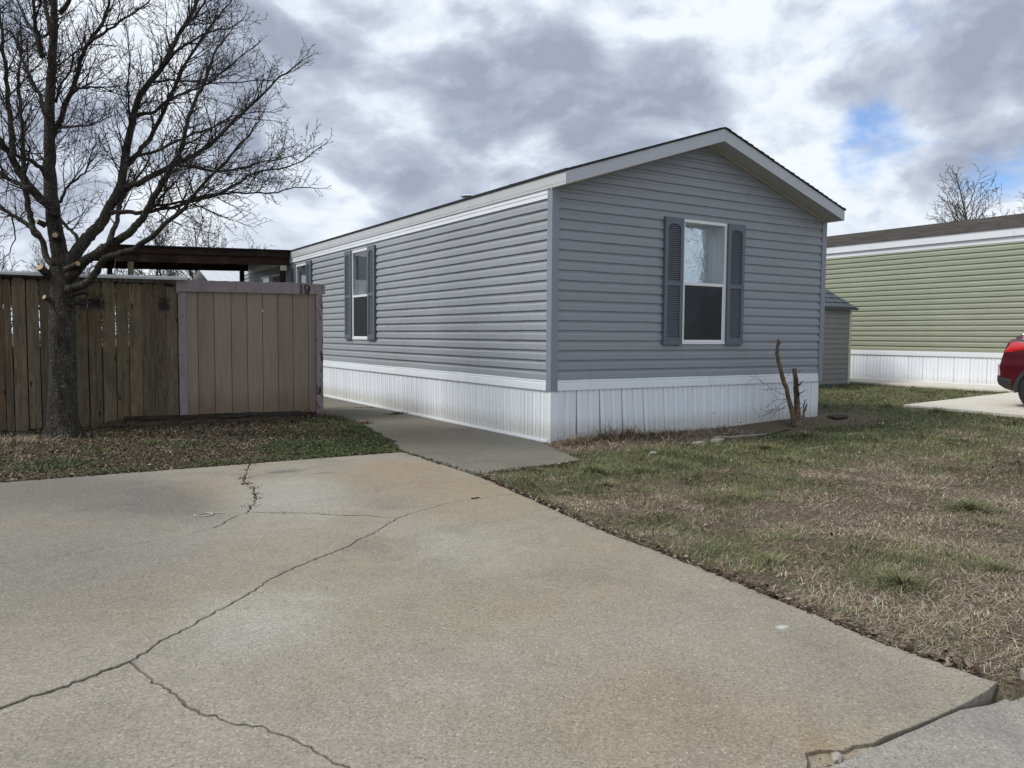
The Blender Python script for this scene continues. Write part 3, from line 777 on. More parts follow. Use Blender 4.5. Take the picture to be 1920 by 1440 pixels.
for P in (w1, w2, w3):
    Q = []
    P = ccw(P)
    for a, b in zip(P, P[1:] + P[:1]):
        n = max(1, int(math.dist(a[:2], b[:2]) / 0.25))
        for i in range(n):
            t = i / n
            Q.append((a[0] + (b[0] - a[0]) * t + random.gauss(0, .004) * (i > 0), a[1] + (b[1] - a[1]) * t + random.gauss(0, .004) * (i > 0), a[2] + (b[2] - a[2]) * t))
    slab('concrete_slab', Q, 0.006, 0.11, M['walk'], wk, bev=0.004)

# neighbour's drive and path on the right
nd = structure(link(bpy.data.objects.new('neighbour_driveway', None)))
def padz(x, y): return H(x) + 0.035
slab('concrete_slab', ccw([(8.30, 0.10, 0), (8.28, -0.9, 0), (8.22, -2.0, 0), (8.2, -3.4, .01), (8.2, -7.1, 0), (12.6, -7.1, 0), (14.2, -7.1, 0), (14.2, 0.10, .012), (12.66, 0.10, .012), (10.4, 0.10, 0)]), 0, 0.15, M['pad'], nd, zfun=padz)
np_ = structure(link(bpy.data.objects.new('neighbour_path', None)))
slab('concrete_slab', ccw([(12.66, 0.13, 0), (14.2, 0.13, 0), (14.2, 15, 0), (12.66, 15, 0)]), 0, 0.15, M['pad'], np_, zfun=padz)

# ------------------------------------------------------------------ vinyl siding
def lap_profile(cw):
    # height fraction -> how far the face stands out
    return [(0.0, 0.002), (0.0, 0.021), (0.03, 0.0215), (0.55, 0.0160), (0.65, 0.0075), (0.72, 0.0035), (1.0, 0.0015), (1.03, 0.0012)]

def siding_board(parent, mat, place, a0, a1, z0, cw, clip=(None, None), lim=None, prof=None, name='siding_board', sag=0.0):
    """one course; place(a, out, z) -> point; clip = z range kept; lim(z) -> (amin, amax)"""
    prof = prof or lap_profile(cw)
    zs = []
    lo, hi = clip
    P = [(z0 + f * cw, o) for f, o in prof]
    if lo is not None and lo > P[0][0]:
        P = [(lo, 0.002), (lo, float(np.interp(lo, [p[0] for p in P[1:]], [p[1] for p in P[1:]])))] + [p for p in P if p[0] > lo]
    if hi is not None and hi < P[-1][0]:
        P = [p for p in P if p[0] < hi] + [(hi, 0.004)]
    if len(P) < 3: return None
    v = []; f = []
    n = max(1, int((a1 - a0) / 0.22)) if sag else 1
    jz = [random.gauss(0, sag) for _ in range(n + 1)]; jo = [random.gauss(0, sag * .8) for _ in range(n + 1)]
    for q, (z, o) in enumerate(P):
        b0, b1 = (a0, a1) if lim is None else (max(a0, lim(z)[0]), min(a1, lim(z)[1]))
        if b1 < b0: b0 = b1 = (b0 + b1) / 2
        for k in range(n + 1):
            wz_ = 1.0 if 0 < q < 4 else 0.0
            v.append(place(b0 + (b1 - b0) * k / n, o + jo[k] * wz_, z + jz[k] * wz_))
    for i in range(len(P) - 1):
        for k in range(n): f.append((i * (n + 1) + k, i * (n + 1) + k + 1, (i + 1) * (n + 1) + k + 1, (i + 1) * (n + 1) + k))
    mb = MB().add(v, f)
    return mb.build(name, mat, parent)

def lap_run(parent, mat, place, a0, a1, zb, cw, n, seg, holes=(), lim=None, seed=0, ztop=None, prof=None, sag=0.0014):
    r = random.Random(seed); k = 0
    off = 0
    for i in range(n):
        if i % 2 == 0: off = r.uniform(0.2, 1.0) * seg     # two courses make one panel
        z0, z1 = zb + i * cw, zb + (i + 1) * cw
        cuts = [a0]; x = a0 + off
        while x < a1 - 0.3:
            if x > a0 + 0.3: cuts.append(x)
            x += seg
        cuts.append(a1)
        flip = 0
        for c0, c1 in zip(cuts, cuts[1:]):
            flip ^= 1
            pieces = [(c0 - (0.02 if flip and c0 > a0 else 0), c1 + (0.02 if flip and c1 < a1 else 0), None, ztop if (ztop and z1 > ztop) else None)]
            for (h0, h1, hz0, hz1) in holes:
                nxt = []
                for (p0, p1, lo, hi) in pieces:
                    if p1 <= h0 or p0 >= h1 or z1 <= hz0 or z0 >= hz1: nxt.append((p0, p1, lo, hi)); continue
                    if p0 < h0: nxt.append((p0, h0, lo, hi))
                    if p1 > h1: nxt.append((h1, p1, lo, hi))
                    m0, m1 = max(p0, h0), min(p1, h1)
                    if z0 < hz0 < z1: nxt.append((m0, m1, lo, hz0))
                    if z0 < hz1 < z1: nxt.append((m0, m1, hz1, hi))
                pieces = nxt
            for (p0, p1, lo, hi) in pieces:
                pl = place if not flip else (lambda a, o, z, pl_=place: pl_(a, o + 0.0013, z))
                siding_board(parent, mat, pl, p0, p1, z0, cw, (lo, hi), lim, prof, sag=sag)

def wall_cells(mb, place_box, a0, a1, z0, z1, holes):
    """a thin wall with openings, in cells that share no faces on show"""
    A = sorted({a0, a1, *[h for q in holes for h in q[:2]]}); Zs = sorted({z0, z1, *[h for q in holes for h in q[2:]]})
    for p, q in zip(A, A[1:]):
        for r_, s_ in zip(Zs, Zs[1:]):
            ma, mz = (p + q) / 2, (r_ + s_) / 2
            if any(h[0] < ma < h[1] and h[2] < mz < h[3] for h in holes): continue
            place_box(mb, p, q, r_, s_)

# ------------------------------------------------------------------ window and shutters
def add_window(parent, place, a0, a1, z0, z1, blind=False, film=True):
    """place(a, out, z); out > 0 stands proud of the wall"""
    def bar(mb, p0, p1, q0, q1, o0, o1):
        vs = [place(a, o, z) for z in (q0, q1) for o in (o0, o1) for a in (p0, p1)]
        mb.add(vs, [(0, 1, 3, 2), (4, 6, 7, 5), (0, 4, 5, 1), (2, 3, 7, 6), (0, 2, 6, 4), (1, 5, 7, 3)])
    fw = 0.042; zm = z0 + (z1 - z0) * 0.488
    mb = MB()
    bar(mb, a0, a0 + fw, z0 + fw, z1 - fw, -0.055, 0.028); bar(mb, a1 - fw, a1, z0 + fw, z1 - fw, -0.055, 0.028)
    bar(mb, a0, a1, z1 - fw, z1, -0.055, 0.029); bar(mb, a0, a1, z0, z0 + fw, -0.055, 0.034)
    win = mb.build('window', M['window_white'], parent)
    ai, bi, ci, di = a0 + fw, a1 - fw, z0 + fw, z1 - fw
    mb = MB()   # meeting rail and the lower sash frame
    bar(mb, ai, bi, zm - 0.022, zm + 0.022, -0.03, 0.024)
    sw = 0.024
    bar(mb, ai, ai + sw, ci, zm - 0.022, -0.02, 0.018); bar(mb, bi - sw, bi, ci, zm - 0.022, -0.02, 0.018); bar(mb, ai + sw, bi - sw, ci, ci + sw, -0.02, 0.018)
    mb.build('sash', M['window_white'], win)
    for (q0, q1, o) in ((zm + 0.022, di, 0.006), (ci + sw, zm - 0.022, 0.012)):
        mb = MB(); x0, x1 = (ai, bi) if q0 > zm else (ai + sw, bi - sw)
        bar(mb, x0, x1, q0, q1, o - 0.004, o)
        mb.build('pane', M['glass'], win)
    mb = MB(); bar(mb, ai + sw, bi - sw, ci + sw, zm - 0.022, 0.0135, 0.0155); mb.build('insect_screen', M['screen'], win)
    # opening behind the glass: side linings, head, stool
    dp = -0.24 if film else -0.13
    mb = MB()
    bar(mb, a0 - 0.015, a0 + 0.012, z0 - 0.015, z1 + 0.015, dp, -0.056); bar(mb, a1 - 0.012, a1 + 0.015, z0 - 0.015, z1 + 0.015, dp, -0.056)
    bar(mb, a0 + 0.012, a1 - 0.012, z1 - 0.012, z1 + 0.015, dp, -0.056); bar(mb, a0 + 0.012, a1 - 0.012, z0 - 0.015, z0 + 0.012, dp, -0.056)
    mb.build('reveal', M['window_white'], win)
    mb = MB(); bar(mb, a0 - 0.3, a1 + 0.6, z0 - 0.3, z1 + 0.02, dp - 0.8, dp - 0.79); bar(mb, a1 + .6, a1 + .61, z0 - .3, z1 + .02, dp - .8, dp - .002); bar(mb, a0 - .31, a0 - .3, z0 - .3, z1 + .02, dp - .8, dp - .002); bar(mb, a0 - .3, a1 + .6, z1 + .021, z1 + .03, dp - .8, dp - .002); mb.build('room_wall', M['dark_room'], win)
    if film:
        mb = MB()
        x0, x1 = a0 + 0.012, a1 - 0.05
        bar(mb, x0, x1, z0 + 0.012, z1 - 0.012, dp + 0.02, dp + 0.024)
        mb.build('plastic_film', M['film'], win)
        mb = MB(); bar(mb, x1, a1 - 0.012, z0 + 0.012, z1 - 0.012, dp + 0.0, dp + 0.05); mb.build('inner_frame', M['blind'], win)
    if blind:
        mb = MB(); z = z0 + 0.03
        while z < z1 - 0.04:
            vs = [place(a, o, zz) for (o, zz) in ((dp + 0.03, z), (dp + 0.05, z + 0.024)) for a in (a0 + 0.02, a1 - 0.02)]
            mb.add(vs, [(0, 1, 3, 2)]); z += 0.026
        mb.build('blind', M['blind'], win)
    return win

def add_shutter(parent, place, a0, a1, z0, z1):
    def bar(mb, p0, p1, q0, q1, o0, o1):
        vs = [place(a, o, z) for z in (q0, q1) for o in (o0, o1) for a in (p0, p1)]
        mb.add(vs, [(0, 1, 3, 2), (4, 6, 7, 5), (0, 4, 5, 1), (2, 3, 7, 6), (0, 2, 6, 4), (1, 5, 7, 3)])
    mb = MB(); st_ = 0.062; o0, o1 = 0.0216, 0.060
    zr = z0 + (z1 - z0) * 0.485
    bar(mb, a0, a0 + st_, z0, z1, o0, o1); bar(mb, a1 - st_, a1, z0, z1, o0, o1)
    bar(mb, a0 + st_, a1 - st_, z0, z0 + 0.10, o0, o1 - .002); bar(mb, a0 + st_ + .012, a1 - st_ - .012, z0 + 0.018, z0 + 0.082, o1 - .002, o1 + .003)
    bar(mb, a0 + st_, a1 - st_, zr - 0.03, zr + 0.03, o0, o1 - .002)
    # arched head
    am = (a0 + a1) / 2; hw = (a1 - a0) / 2 - st_; zt = z1 - 0.145
    n = 10; pts = [(am - hw + 2 * hw * i / n) for i in range(n + 1)]
    for p, q in zip(pts, pts[1:]):
        h0 = zt + 0.055 * max(0.0, 1 - ((p - am) / hw) ** 2) ** .7; h1 = zt + 0.055 * max(0.0, 1 - ((q - am) / hw) ** 2) ** .7
        vs = [place(p, o1 - .002, h0), place(q, o1 - .002, h1), place(q, o1 - .002, z1), place(p, o1 - .002, z1), place(p, o0, h0), place(q, o0, h1), place(q, o0, z1), place(p, o0, z1)]
        mb.add(vs, [(0, 1, 2, 3), (0, 4, 5, 1), (3, 2, 6, 7)])
    bar(mb, a0 + st_, a1 - st_, z0 + 0.1, z1 - 0.06, o0, o0 + .002)
    sh = mb.build('shutter', M['shutter'], parent)
    mb = MB()
    for (q0, q1) in ((z0 + 0.10, zr - 0.03), (zr + 0.03, zt + 0.05)):
        n = int((q1 - q0) / 0.0305)
        for i in range(n):
            z = q0 + (i + 0.15) * (q1 - q0) / n; dz_ = (q1 - q0) / n
            hw_ = hw if z < zt - 0.01 else hw * max(0.0, 1 - ((z - zt + .01) / 0.06) ** 1.5) ** .5
            if hw_ < 0.03: continue
            vs = [place(am + s_ * hw_, o, zz) for (o, zz) in ((o1 - .008, z), (o1 - .010, z + 0.007), (o0 + .010, z + dz_ * 0.78)) for s_ in (-1, 1)]
            mb.add(vs, [(0, 1, 3, 2), (2, 3, 5, 4)])
    mb.build('louvres', M['shutter'], sh)['kind'] = 'stuff'
    return sh

# ------------------------------------------------------------------ skirting
def skirt_panel(parent, mat, place, a0, a1, zb0, zb1, zt, lean, wide=True):
    """ribbed vinyl panel: wide vented rib, groove, narrow plain rib ... ; lean shears the foot sideways"""
    w_ = a1 - a0
    prof = [(0.0, 0.0), (0.015, 0.014), (0.155, 0.014), (0.17, 0.004), (0.20, 0.004), (0.22, 0.016), (0.45, 0.016), (0.47, 0.004), (0.49, -0.004),
            (0.51, -0.004), (0.52, 0.014), (0.655, 0.014), (0.67, 0.004), (0.70, 0.004), (0.72, 0.016), (0.955, 0.016), (0.975, 0.004), (1.0, -0.006)]
    v = []; f = []; vent = []
    for k, (t, o) in enumerate(prof):
        a = a0 + w_ * t
        zb = zb0 + (zb1 - zb0) * t
        v.append(place(a + lean, o, zb)); v.append(place(a, o, zt))
        vent += [1.0 if (0.215 < t < 0.455 or 0.715 < t < 0.96) and wide else 0.0] * 2
    for k in range(len(prof) - 1): f.append((2 * k, 2 * k + 2, 2 * k + 3, 2 * k + 1))
    o_ = MB().add(v, f).build('skirting_panel', mat, parent)
    at = o_.data.attributes.new('vent', 'FLOAT', 'POINT'); at.data.foreach_set('value', vent)
    return o_

# ------------------------------------------------------------------ the grey home
HW, HL = 5.641, 16.9
ZTB, ZTT, CW = 0.711, 0.857, 0.13544
SL = 0.3285
home = empty('mobile_home', (0, 0, 0), 'grey vinyl sided mobile home with white skirting in the middle', 'mobile home')
pg = lambda a, o, z: (a, -o, z)          # gable wall, faces -y
pl_ = lambda a, o, z: (-o, a, z)         # long wall, faces -x
gwin = (2.335, 3.262, 1.345, 3.203)
lwins = [(6.47, 7.40, 1.352, 3.212), (10.47, 11.38, 1.352, 3.20)]
holes_l = lwins + [(13.9, 14.8, 1.9, 3.1)]
mb = MB()
wall_cells(mb, lambda m_, p, q, r_, s_: m_.box((p, 0.001, r_), (q, 0.09, s_)), 0.0, HW, 0.7, 3.40, [gwin])
mb.prism([(0.0, 0.001, 3.40), (HW, 0.001, 3.40), (HW / 2, 0.001, 3.40 + SL * HW / 2)], (0, 0.09, 0))
wall_cells(mb, lambda m_, p, q, r_, s_: m_.box((0.001, p, r_), (0.09, q, s_)), 0.092, HL, 0.7, 3.40, holes_l)
mb.box((HW - 0.09, 0.092, 0.7), (HW - 0.001, HL, 3.40)); mb.box((0.1, HL - 0.09, 0.7), (HW - 0.1, HL, 3.4))
mb.prism([(0.0, HL - 0.05, 3.40), (HW, HL - 0.05, 3.40), (HW / 2, HL - 0.05, 3.40 + SL * HW / 2)], (0, 0.05, 0))
mb.box((0.1, 0.1, 3.36), (HW - 0.1, HL - 0.1, 3.39)); mb.box((0.1, 0.1, 0.70), (HW - 0.1, HL - 0.1, 0.72))
mb.build('wall', M['siding_x'], home)
lim = lambda z: (0.06 if z < 3.41 else (z - 3.395) / SL, HW - 0.06 if z < 3.41 else HW - (z - 3.395) / SL)
lap_run(home, M['siding_x'], pg, 0.0, HW, ZTT, CW, 26, 3.66, [gwin], lim, 3)
lap_run(home, M['siding_y'], pl_, 0.06, HL, ZTT, CW, 18, 3.66, holes_l, None, 4)

# corner posts (L-shaped) hang below the bottom trim
for (cx, sx) in ((0.0, 1), (HW, -1)):
    mb = MB(); ow = 0.03; ww = 0.085
    x0, x1 = (cx - ow, cx + ww) if sx > 0 else (cx - ww, cx + ow)
    zt_ = 3.41
    mb.box((x0, -ow, ZTB - 0.005), (x1, -0.001, zt_))
    xa, xb = (cx - ow, cx - 0.001) if sx > 0 else (cx + 0.001, cx + ow)
    mb.box((xa, -0.0009, ZTB - 0.005), (xb, ww, zt_))
    mb.build('corner_post', M['corner'], home)

# white bottom trim in lengths, with an upper lip
def trim_run(place, a0, a1, mat, joints):
    A = [a0] + joints + [a1]
    for p, q in zip(A, A[1:]):
        v = []; f = []
        prof = [(ZTB - 0.004, 0.006), (ZTB, 0.030), (ZTB + 0.012, 0.0305), (ZTB + 0.098, 0.026), (ZTB + 0.108, 0.019), (ZTB + 0.113, 0.013), (ZTB + 0.116, 0.024), (ZTB + 0.138, 0.022), (ZTT + 0.003, 0.014), (ZTT + 0.004, 0.003)]
        for z, o in prof: v += [place(p + 0.002, o, z), place(q - 0.002, o, z)]
        for k in range(len(prof) - 1): f.append((2 * k, 2 * k + 1, 2 * k + 3, 2 * k + 2))
        f.append(tuple(range(0, 2 * len(prof), 2))); f.append(tuple(range(1, 2 * len(prof), 2))[::-1])
        MB().add(v, f).build('bottom_trim', mat, home)
trim_run(pg, 0.087, HW - 0.087, M['white_trim'], [2.95])
trim_run(pl_, 0.087, HL, M['white_trim'], [2.6, 5.1, 8.7, 12.4])

# skirting
zskirt = 0.72
gz = lambda u: 0.0 if u < 0.4 else 0.078 * (u / HW) ** 1.3
nP = 14
for i in range(nP):
    a0, a1 = 0.03 + i * (HW - 0.06) / nP, 0.03 + (i + 1) * (HW - 0.06) / nP
    t = i / (nP - 1); lean = 0.052 * math.sin(min(1, t * 1.7) * math.pi) ** 1.2 * (1 if t < .6 else 1) + 0.005
    skirt_panel(home, M['skirt'], lambda a, o, z: (a, -o + 0.006, z), a0, a1 - 0.001, gz(a0) - 0.01, gz(a1) - 0.01, zskirt, lean if 0 < i < nP - 1 else 0)
nP = 42
for i in range(nP):
    a0, a1 = 0.03 + i * (HL - 0.06) / nP, 0.03 + (i + 1) * (HL - 0.06) / nP
    skirt_panel(home, M['skirt'], lambda a, o, z: (-o + 0.006, a, z), a1 - 0.001, a0, 0.012, 0.012, zskirt, -0.03 if i > 1 else -0.0, wide=(i < 8))
mb = MB(); mb.box((-0.018, -0.016, 0.0), (0.04, 0.04, 0.705)); mb.build('skirting_corner', M['skirt'], home)
mb = MB()
for (a_, z_, s_) in ((1.335, .262, .012), (3.07, .265, .022), (2.42, .20, .008), (0.86, .31, .007)): mb.prism([(a_, -.0105, z_), (a_ + s_, -.0105, z_ + s_ * .3), (a_ + s_ * .8, -.0105, z_ + s_ * 1.3), (a_ + s_ * .2, -.0105, z_ + s_ * .8)], (0, -.002, 0))
mb.build('skirting_hole', M['rubber'], home)
mb = MB(); mb.box((-0.034, 0.05, 0.006), (0.0, HL, 0.036)); mb.build('skirting_rail', M['white_trim'], home)
mb = MB(); mb.box((0.03, 0.03, 0.0), (HW - 0.03, 0.035, 0.7)); mb.box((0.03, 0.04, 0.0), (0.035, HL, 0.7)); mb.build('skirting_backing', M['skirt'], home)

# frieze under the left eave
for p, q in ((0.058, 3.9), (3.9, 7.6), (7.6, 11.3), (11.3, HL)):
    v = []; f = []
    prof = [(3.293, 0.004), (3.293, 0.026), (3.345, 0.0245), (3.348, 0.019), (3.352, 0.017), (3.356, 0.028), (3.412, 0.025), (3.412, 0.002)]
    for z, o in prof: v += [pl_(p + .001, o, z), pl_(q - .001, o, z)]
    for k in range(len(prof) - 1): f.append((2 * k, 2 * k + 1, 2 * k + 3, 2 * k + 2))
    f.append(tuple(range(0, 2 * len(prof), 2)))
    MB().add(v, f).build('frieze_board', M['white_trim'], home)

# eave fascia: left, in lengths
OV = 0.3255
for p, q in ((-OV + 0.001, 3.3), (3.3, 6.9), (6.9, 10.5), (10.5, 14.1), (14.1, HL + 0.3)):
    v = []; f = []
    prof = [(3.413, -0.002), (3.413, 0.040), (3.448, 0.041), (3.451, 0.037), (3.454, 0.041), (3.577, 0.042), (3.577, 0.0)]
    for z, o in prof: v += [pl_(p + .001, o, z), pl_(q - .001, o, z)]
    for k in range(len(prof) - 1): f.append((2 * k, 2 * k + 1, 2 * k + 3, 2 * k + 2))
    f.append(tuple(range(0, 2 * len(prof), 2))); f.append(tuple(range(1, 2 * len(prof), 2))[::-1])
    MB().add(v, f).build('fascia_board', M['fascia'], home)
mb = MB(); mb.box((HW + 0.0, -OV + 0.001, 3.413), (HW + 0.04, HL + 0.3, 3.577)); mb.build('fascia_board', M['fascia'], home)
# gable fascia boards
xl, xr, xm = -0.043, HW + 0.045, HW / 2
def gz_top(x): return 3.577 + SL * (x - xl) if x <= xm else 3.577 + SL * (xr - x)
for (a, b) in ((xl, xm), (xm, xr)):
    za, zb = gz_top(a), gz_top(b)
    poly = [(a, -OV, za - 0.165), (b, -OV, zb - 0.18 if b == xm else zb - 0.165), (b, -OV, zb), (a, -OV, za)]
    if a == xm: poly[0] = (a, -OV, za - 0.18)
    mb = MB().prism(poly, (0, -0.022, 0)); mb.build('gable_fascia', M['fascia_gable'], home)
# soffit boards below the overhang and the cream channel on the wall
for s_ in (0, 1):
    a, b = (xl + 0.003, xm) if s_ == 0 else (xm, xr - 0.003)
    za, zb = gz_top(a) - 0.158, gz_top(b) - 0.158
    cuts_ = np.linspace(a, b, 3)
    for p, q in zip(cuts_, cuts_[1:]):
        zp, zq = gz_top(p) - 0.158, gz_top(q) - 0.158
        MB().prism([(p + .001, -OV + .001, zp), (q - .001, -OV + .001, zq), (q - .001, -OV + .001, zq + 0.012), (p + .001, -OV + .001, zp + 0.012)], (0, OV - 0.002, 0)).build('soffit_panel', M['soffit'], home)
    za, zb = gz_top(a) - 0.159, gz_top(b) - 0.159
    MB().prism([(a, -0.024, za - 0.030), (b, -0.024, zb - 0.030), (b, -0.024, zb - 0.002), (a, -0.024, za - 0.002)], (0, 0.022, 0)).build('cream_channel', M['cream'], home)

# roof: two shingled planes with a ragged front edge
for s_ in (-1, 1):
    v = []; f = []
    xe = xl - 0.015 if s_ < 0 else xr + 0.015
    n = 24
    for i in range(n):
        x0, x1 = xe + (xm - xe) * i / n, xe + (xm - xe) * (i + 1) / n
        z0, z1 = gz_top(min(max(x0, xl), xr)) + 0.004, gz_top(x1) + 0.004
        t0, t1 = 0.030, 0.018
        y0, y1 = -OV - 0.034 - random.uniform(0, 0.01), HL + 0.32
        k = len(v)
        v += [(x0, y0, z0), (x1, y0, z1), (x1, y0, z1 + t1), (x0, y0, z0 + t0), (x0, y1, z0), (x1, y1, z1), (x1, y1, z1 + t1), (x0, y1, z0 + t0)]
        f += [(k, k + 1, k + 2, k + 3), (k + 3, k + 2, k + 6, k + 7), (k, k + 3, k + 7, k + 4), (k, k + 4, k + 5, k + 1), (k + 4, k + 7, k + 6, k + 5)]
    rf = MB().add(v, f).build('roof', M['shingle'], home)
    if s_ < 0: roof_l = rf
def roof_z(x): return gz_top(x) + 0.03
# plumbing vent and turtle vent on the left slope
x, y = 0.45, 1.72
mb = MB(); mb.box((x - .05, y - .05, roof_z(x) - .04), (x + .05, y + .05, roof_z(x) + .01)); mb.build('vent_pipe', M['rubber'], roof_l)
x, y = 0.45, 3.15
mb = MB()
mb.tube([(x, y, roof_z(x) - .06), (x, y, roof_z(x) + .03)], 0.07, 12)
mb.tube([(x, y, roof_z(x) + .02), (x, y, roof_z(x) + .03), (x, y, roof_z(x) + .055), (x, y, roof_z(x) + .065)], [0.125, 0.13, 0.09, 0.04], 14)
mb.build('turtle_vent', M['galv'], roof_l)

add_window(home, pg, *gwin, blind=False, film=True)
add_shutter(home, pg, 1.96, 2.33, 1.333, 3.205)
add_shutter(home, pg, 3.267, 3.637, 1.333, 3.205)
for (a, b, c, d) in lwins:
    add_window(home, pl_, a, b, c, d, blind=True, film=False)
    add_shutter(home, pl_, b + .005, b + 0.375, 1.35, 3.232)
    add_shutter(home, pl_, a - 0.375, a - .005, 1.35, 3.232)
add_window(home, pl_, 13.9, 14.8, 1.9, 3.1, blind=True, film=False)
# back door under the carport roof
mb = MB(); mb.box((-0.045, 12.55, 0.87), (-0.019, 13.45, 3.02)); dr = mb.build('door', M['dark_room'], home)
mb = MB(); mb.box((-0.06, 12.48, 0.86), (-0.018, 12.55, 3.09)); mb.box((-0.06, 13.45, 0.86), (-0.018, 13.52, 3.09)); mb.box((-0.06, 12.55, 3.02), (-0.018, 13.45, 3.09)); mb.build('door_frame', M['corner'], dr)

# ------------------------------------------------------------------ the green home on the next lot
GU = 13.8; GB, GT = 0.36, 1.13; GZ1 = 3.745
grn = empty('mobile_home', (GU, 5, 0.33), 'sage green sided mobile home with brown roof behind the red car', 'mobile home')
pgr = lambda a, o, z: (GU - o, a, z)
y0, y1 = -3.0, 15.0
mb = MB(); mb.box((GU + 0.002, y0, GB), (GU + 5.0, y1, GZ1 + 0.3)); mb.build('wall', M['green_siding'], grn)
lap_run(grn, M['green_siding'], pgr, y0, y1, GT, 0.1356, 20, 3.66, [], None, 9, ztop=GZ1 + .02)
for (za, zb, oo) in ((GZ1, GZ1 + 0.125, 0.02), (GZ1 + 0.128, GZ1 + 0.322, 0.07)):
    A = [y0, 0.9, 4.6, 8.2, y1]
    for p, q in zip(A, A[1:]):
        mb = MB(); mb.box((GU - oo, p + .002, za), (GU - 0.0005, q - .002, zb)); mb.build('fascia_board', M['green_trim'], grn)
mb = MB(); mb.box((GU - 0.03, y0, GT - 0.115), (GU + 0.0015, y1, GT + 0.004)); mb.box((GU - 0.04, y0, GT - 0.115), (GU - 0.031, y1, GT - 0.03)); mb.build('bottom_trim', M['green_trim'], grn)
nP = 45
for i in range(nP):
    a0 = y0 + i * 0.40; w_ = 0.40
    prof = []
    for k in range(4): prof += [(k * .25, 0.0), (k * .25 + .02, 0.011), (k * .25 + .225, 0.011), (k * .25 + .24, 0.0)]
    v = []; f = []
    for t, o in prof: v += [pgr(a0 + w_ * t * .998, o, GB - 0.02), pgr(a0 + w_ * t * .998, o, GT - 0.10)]
    for k in range(len(prof) - 1): f.append((2 * k, 2 * k + 1, 2 * k + 3, 2 * k + 2))
    MB().add(v, f).build('skirting_panel', M['green_skirt'], grn)
mb = MB(); mb.box((GU - 0.025, y0, GB - 0.04), (GU + 0.001, y1, GB + 0.02)); mb.build('skirting_rail', M['green_trim'], grn)
v = []; f = []
n = 22; xe, xrg = GU - 0.10, GU + 2.55; ze, zr_ = GZ1 + 0.323, GZ1 + 0.323 + 2.75 * 0.245
for i in range(n):
    t0, t1 = i / n, (i + 1) / n
    xa, xb = xe + (xrg - xe) * t0, xe + (xrg - xe) * t1; za, zb = ze + (zr_ - ze) * t0, ze + (zr_ - ze) * t1
    k = len(v)
    v += [(xa, y0 - .3, za), (xb, y0 - .3, zb + .0), (xb, y1 + .3, zb), (xa, y1 + .3, za), (xa, y0 - .3, za + .028), (xb, y0 - .3, zb + .012), (xb, y1 + .3, zb + .012), (xa, y1 + .3, za + .028)]
    f += [(k + 4, k + 5, k + 6, k + 7), (k, k + 4, k + 7, k + 3), (k, k + 1, k + 5, k + 4)]
v += [(xrg, y0 - .3, zr_ + .012), (xrg + 2.75, y0 - .3, ze + .012), (xrg + 2.75, y1 + .3, ze + .012), (xrg, y1 + .3, zr_ + .012)]; k = len(v); f.append((k - 4, k - 3, k - 2, k - 1))
def mat_brownroof():
    mt, t = new_mat('brown_shingle')
    sp = t.node('ShaderNodeSeparateXYZ'); t.l.new(t.pos, sp.inputs[0])
    row = t.math('FLOOR', t.math('MULTIPLY', sp.outputs[0], 8.0))
    cb = t.node('ShaderNodeCombineXYZ'); t.set(cb.inputs[0], row); t.set(cb.inputs[1], t.math('MULTIPLY', sp.outputs[1], 3.2))
    wn = t.node('ShaderNodeTexWhiteNoise', noise_dimensions='2D'); 
    fl = t.vmath('FLOOR', cb.outputs[0]); t.l.new(fl, wn.inputs['Vector'])
    n = t.noise(t.pos, 30, 4, 0.7)
    c = t.mix(wn.outputs[0], (0.066, 0.060, 0.057), (0.112, 0.102, 0.096))
    c = t.mix(1.0, c, t.math('ADD', 0.7, t.math('MULTIPLY', n, 0.6)), 'MULTIPLY')
    t.l.new(c, t.b.inputs['Base Color']); t.b.inputs['Roughness'].default_value = 0.95
    return mt
MB().add(v, f).build('roof', mat_brownroof(), grn)

# ------------------------------------------------------------------ picket fence
fence = empty('picket_fence', (-6.2, 4.7, 0.0), 'weathered dog-eared wooden privacy fence behind the bare tree', 'fence')
r = random.Random(5)
u = -8.75; gaps_wide = {-6.245, -6.0, -5.78}
edges = []
x = -3.935
ws = [0.165, 0.178, 0.178, 0.178, 0.185, 0.184, 0.188, 0.184, 0.15, 0.13, 0.155, 0.165, 0.176, 0.10, 0.18, 0.17, 0.17, 0.17, 0.17, 0.17, 0.17, 0.17, 0.17, 0.17, 0.17, 0.17, 0.17, 0.17, 0.17]
for i, w_ in enumerate(ws):
    x1 = x; x0 = x - w_; x = x0
    if x0 < -8.8: break
    g = r.uniform(0.004, 0.008) if x0 > -4.75 else r.uniform(0.010, 0.017)
    top = 2.225 + r.uniform(-.012, .012) - (0.03 if i == 0 else 0); bot = 0.03 + r.uniform(-.01, .015)
    a, b = x0 + g / 2, x1 - g / 2; d = 0.018; ear = 0.035
    tl = r.gauss(0, .004); yo = r.uniform(-.004, .004)
    poly = [(a, 4.70 + yo, bot), (b, 4.70 + yo, bot), (b + tl, 4.70 + yo, top - ear), (b - ear + tl, 4.70 + yo, top), (a + ear + tl, 4.70 + yo, top), (a + tl, 4.70 + yo, top - ear)]
    if i == 0: poly = [(a, 4.70, bot), (b, 4.70, bot), (b, 4.70, top - 0.02), (a, 4.70, top - 0.02)]
    mb = MB().prism(poly, (0, d, 0))
    mb.build('picket', M['picket'], fence)
for z in (0.45, 1.16, 1.98):
    mb = MB(); mb.box((-8.8, 4.724, z), (-3.95, 4.762, z + 0.085)); mb.build('rail', M['rail'], fence)
for px in (-8.3, -6.0, -3.99):
    mb = MB(); mb.box((px - .045, 4.764, 0.0), (px + .045, 4.854, 2.18)); mb.build('post', M['rail'], fence)
